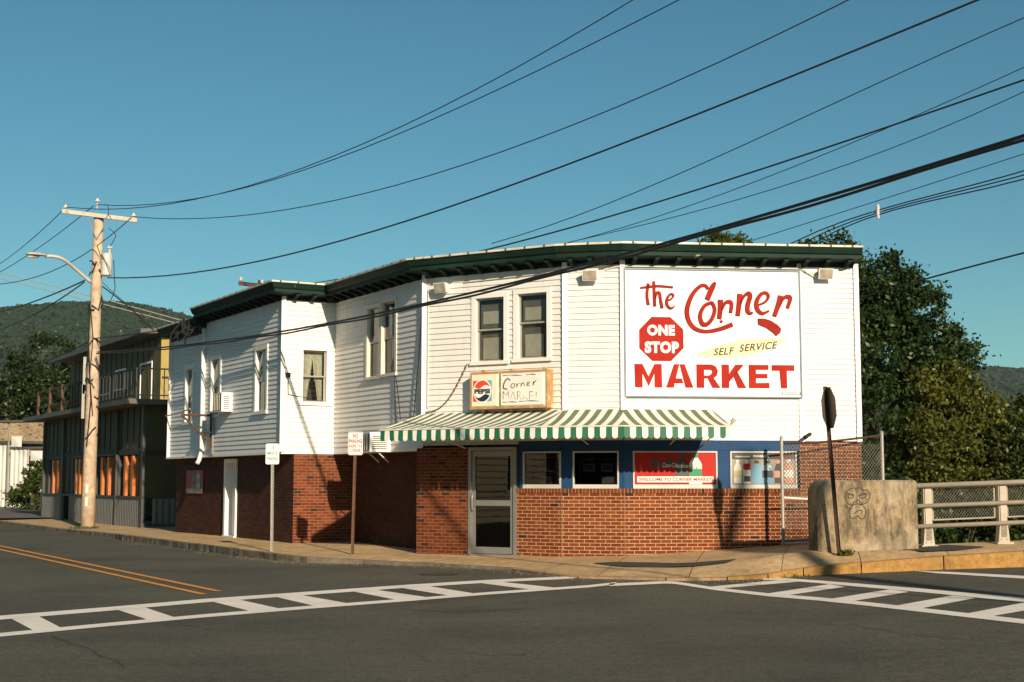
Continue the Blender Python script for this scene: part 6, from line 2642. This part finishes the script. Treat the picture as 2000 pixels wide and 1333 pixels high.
# unseen blocks added behind and beside the camera to cut sky light
def sky_blocker(w, h, mat, label):
    t = thing('sky_blocker_building', w.pt(w.len / 2, 0, 0), label, 'building')
    n = max(3, int(w.len / 4))
    holes = []
    for i in range(n):
        s = w.len * (i + .5) / n
        holes += [(s - .6, s + .6, 4.6, 6.6), (s - 1.2, s + 1.2, .7, 2.9)]
    mb = MB()
    brick_face(mb, w, 0, w.len, -.2, h, 0, 0, holes)
    for a, b in ((w.pt(0, 0), w.pt(0, 0, -9)), (w.pt(w.len, 0), w.pt(w.len, 0, -9)), (w.pt(0, 0, -9), w.pt(w.len, 0, -9))):
        mb.face([a - Z * .2, b - Z * .2, b + Z * h, a + Z * h])
    mb.build('brick_wall', mat, t)
    mb = MB()
    mb.wbox(w, -.3, w.len + .3, h, h + .4, -9.2, .3)
    mb.build('roof', M['fascia'], t)
    for r in holes:
        window(t, w, r, trim=.12, sash='single')


sky_blocker(Wall(Vector((34, -26, 0)), Vector((-30, -30, 0))), 9.5, M['brick_shaded'], 'added unseen dark brick block behind the photographer that cuts sky light')
sky_blocker(Wall(Vector((31, 22, 0)), Vector((33, -10, 0))), 8.5, M['brick_shaded'], 'added unseen dark brick block right of the frame that cuts sky light')
sky_blocker(Wall(Vector((-26, -20, 0)), Vector((-27.5, 8, 0))), 9.0, M['brick_shaded'], 'added unseen dark brick block left of the frame that cuts sky light')


# ------------------------------------------------------------------ trees
def tree(name, base, height, blobs, leaf_n, leaf, mat, label, cat='tree', group=None, seed=1, trunk_r=.18, clump=.45, limbs=True, ratio=.55):
    """blobs: (dx, dy, z, rx, ry, rz) ellipsoids of the crown"""
    g = np.random.default_rng(seed)
    base = Vector(base)
    t = thing(name, base, label, cat, group)
    vol = np.array([b[3] * b[4] * b[5] for b in blobs])
    vol = vol ** .62
    vol = vol / vol.sum()
    n_cl = max(12, int(leaf_n / 55))
    wh = g.choice(len(blobs), n_cl, p=vol)
    cen = np.zeros((n_cl, 3))
    for i, k in enumerate(wh):
        b = blobs[k]
        d = g.normal(size=3)
        d /= np.linalg.norm(d)
        r = g.random() ** .33
        r = .35 + .65 * r
        cen[i] = (base.x + b[0] + d[0] * b[3] * r, base.y + b[1] + d[1] * b[4] * r, base.z + b[2] + d[2] * b[5] * r)
    ids = g.integers(0, n_cl, leaf_n)
    csz = clump * g.uniform(.5, 1.3, n_cl)
    pos = cen[ids] + g.normal(size=(leaf_n, 3)) * csz[ids][:, None] * np.array([.6, .6, .38])
    a = g.normal(size=(leaf_n, 3))
    a[:, 2] -= .35
    a /= np.linalg.norm(a, axis=1)[:, None]
    b = np.cross(a, g.normal(size=(leaf_n, 3)))
    b /= np.linalg.norm(b, axis=1)[:, None]
    ln = leaf * g.uniform(.55, 1.25, leaf_n)
    a *= ln[:, None] * .5
    b *= ln[:, None] * .5 * ratio
    V = np.stack([pos - a, pos + b - a * .1, pos + a, pos - b - a * .1], axis=1).reshape(-1, 3) - np.array(base)
    me = bpy.data.meshes.new('crown')
    nv = len(V)
    me.vertices.add(nv)
    me.vertices.foreach_set('co', V.astype(np.float32).ravel())
    me.loops.add(nv)
    me.loops.foreach_set('vertex_index', np.arange(nv, dtype=np.int32))
    me.polygons.add(leaf_n)
    me.polygons.foreach_set('loop_start', np.arange(0, nv, 4, dtype=np.int32))
    me.polygons.foreach_set('loop_total', np.full(leaf_n, 4, dtype=np.int32))
    me.materials.append(mat)
    me.update()
    me.validate()
    o = bpy.data.objects.new('crown', me)
    COL.objects.link(o)
    o.parent = t
    mb = MB()
    top = Vector((base.x + blobs[0][0], base.y + blobs[0][1], base.z + blobs[0][2] + blobs[0][5] * .3))
    mid = base.lerp(top, .5) + Vector((g.uniform(-.2, .2), g.uniform(-.2, .2), 0))
    mb.tube(spline([base - Z * .3, mid, top], 5), [trunk_r * (1 - .75 * i / 10) for i in range(11)], 8)
    if limbs:
        for i in range(0, n_cl, max(1, n_cl // 34)):
            q = Vector(cen[i])
            k = g.uniform(.35, .85)
            st_ = base.lerp(top, k)
            md = st_.lerp(q, .5) + Vector((0, 0, .25))
            mb.tube(spline([st_, md, q], 3), [trunk_r * .32 * (1 - .8 * j / 6) for j in range(7)], 5)
    mb.build('trunk', M['bark'], t)
    return t


# right: tall dark tree behind the store, lighter ones in front of it
tree('tree', (9.6, 39, -3.0), 11, [(0, .3, 5.8, 2.3, 2.2, 3.4), (-.8, 0, 10.3, 1.0, .9, 1.1), (-.2, 0, 9.4, 1.2, 1, 1.2), (.85, 0, 9.9, .8, .8, 1.0), (1.4, 0, 9.3, .9, .8, 1.0), (2.0, 0, 8.2, 1.0, .9, .9), (2.5, 0, 7.9, .65, .6, .6), (-1.0, .4, 7.6, 1.6, 1.6, 1.8), (.6, 0, 8.2, 1.2, 1.2, 1.2), (2.0, 0, 5.6, 1.2, 1.2, 1.6)], 75000, .15, M['leaf_dark'],
     'tallest dark leafy tree right behind the store wall', group='trees beyond the bridge railing', seed=3, trunk_r=.24, clump=.30)
tree('tree', (11.9, 38, -3.0), 7, [(-.5, 0, 5.6, 1.2, 1.2, 1.9), (-.4, 0, 7.0, .8, .8, .8), (.45, 0, 6.5, .7, .8, .75), (.95, 0, 6.2, .4, .5, .4), (-.9, -.3, 5.6, .7, .9, 1.2), (.6, 0, 5.2, 1.1, 1.1, 1.2), (1.2, 0, 4.2, .9, 1, 1.3), (0, 0, 3.6, 1.9, 1.5, 1.5)], 36000, .135, M['leaf_olive'],
     'lighter yellowish green tree in front of the tall dark tree', group='trees beyond the bridge railing', seed=5, clump=.25, trunk_r=.14)
tree('tree', (13.75, 37.5, -3.0), 6, [(.3, 0, 5.2, 1.2, 1.3, 1.9), (-.5, 0, 5.4, .6, .8, .9), (-.7, 0, 3.6, 1.0, 1.2, 1.6)], 18000, .14, M['leaf_mid'],
     'mid green tree cut by the right edge of the photo', group='trees beyond the bridge railing', seed=6, clump=.26, trunk_r=.14)
tree('tree', (7.6, 50, -.35), 11, [(0, 0, 9.3, 1.4, 1.5, 1.5), (-.9, 0, 8.9, .9, 1, 1.1), (1.0, 0, 8.9, 1.0, 1, 1.1)], 12000, .17, M['leaf_mid'],
     'tree whose top alone shows above the roof over the signboard', group='trees beyond the bridge railing', seed=8, clump=.28)
for i, (x, y, lab, m) in enumerate(((8.6, 32.5, 'dark bush directly behind the fence and concrete block', 'leaf_dark'), (10.3, 33.2, 'bush behind the first railing panel next to the block', 'leaf_dark'),
                                    (12.0, 33.0, 'brighter bush behind the railing toward the right edge', 'leaf_mid'), (14.2, 34.5, 'dark bush at the far right behind the railing', 'leaf_dark'))):
    tree('bush', (x, y, -3.0), 4, [(0, 0, 2.4, 1.3, 1.1, 1.9), (.5, 0, 3.4, 1.0, .9, 1.3 if i != 1 else 1.0)], 9000, .14, M[m], lab, 'bush', 'bushes below the bridge', 20 + i, .06, .25)
# left: dark trees beyond the shed
for i, (u, vt, y, rx, lab) in enumerate(((80, 652, 98, 3.2, 'tall rounded dark tree behind the shed left of the utility pole'), (5, 676, 96, 3.0, 'dark tree at the left edge of the photo behind the shed'),
                                         (150, 690, 104, 2.8, 'dark tree partly hidden by the utility pole'), (200, 735, 112, 3.0, 'low dark tree between the pole and the green building'))):
    p = at(u, 940, y)
    ht = at(u, vt, y).z
    tree('tree', (p.x, y, 0), ht, [(0, 0, ht - 3.0, rx * .8, 2.5, 3.0), (-.8, 0, ht - 6, rx * 1.2, 3, 4), (1.2, 0, ht - 5, rx, 3, 3.2)], 18000, .30, M['leaf_far'], lab, group='dark trees beyond the shed', seed=40 + i, trunk_r=.3, clump=.55)
p = at(62, 985, 70)
tree('bush', (p.x, p.y, 0), 3, [(0, 0, 1.2, .8, .8, 1.1), (.2, 0, 1.9, .55, .6, .8), (-.3, 0, .8, .7, .7, .8)], 3200, .2, M['leaf_mid'], 'leafy green bush standing in front of the white shed', 'bush', None, 61, .06, .28)


# ------------------------------------------------------------------ hills
def hill(ridge, dist, depth, cols, rows, label, seed):
    g = np.random.default_rng(seed)
    us = np.linspace(ridge[0][0], ridge[-1][0], cols)
    vs = np.interp(us, [r[0] for r in ridge], [r[1] for r in ridge])
    mb = MB()
    ix = []
    for i, (u, v) in enumerate(zip(us, vs)):
        row = []
        for j in range(rows):
            t = j / (rows - 1)
            y = dist - depth * (1 - t)
            top = at(u, v, dist)
            z = (top.z + 3) * (math.sin(t * math.pi / 2) ** 1.1) - 3
            x = top.x * (y / dist) ** .3
            k = dist / 1600
            row.append(len(mb.v))
            mb.v.append((x + g.normal() * 1.2 * k, y + g.normal() * 3 * k, z + g.normal() * .9 * k * (.4 + t) - (4 if j == rows - 1 else 0)))
        ix.append(row)
    for i in range(cols - 1):
        for j in range(rows - 1):
            mb.f.append((ix[i][j], ix[i + 1][j], ix[i + 1][j + 1], ix[i][j + 1]))
            mb.m.append(0)
            mb.uv.append([(0, 0)] * 4)
    tag(mb.build('hill', M['hill']), kind='structure')


hill([(-400, 690), (-150, 660), (0, 640), (60, 628), (120, 618), (190, 611), (240, 609), (300, 611), (350, 620), (420, 640), (600, 700), (800, 790)], 1700, 900, 460, 150, '', 4)
hill([(1500, 760), (1700, 742), (1850, 722), (1905, 724), (1940, 729), (1980, 726), (2100, 735), (2400, 760)], 2300, 900, 200, 60, '', 5)

# ------------------------------------------------------------------ thin summer haze over the valley
hz_m = bpy.data.materials.new('air')
hz_m.use_nodes = True
hn = hz_m.node_tree
hn.nodes.clear()
ho_ = hn.nodes.new('ShaderNodeOutputMaterial')
hv = hn.nodes.new('ShaderNodeVolumePrincipled')
hv.inputs['Color'].default_value = (0.80, 0.90, 0.95, 1)
hv.inputs['Density'].default_value = 0.00005
hn.links.new(hv.outputs['Volume'], ho_.inputs['Volume'])
mb = MB()
mb.box((0, 150, 145), (5200, 0, 0), (0, 5300, 0), (0, 0, 310))
tag(mb.build('haze', hz_m), kind='stuff')
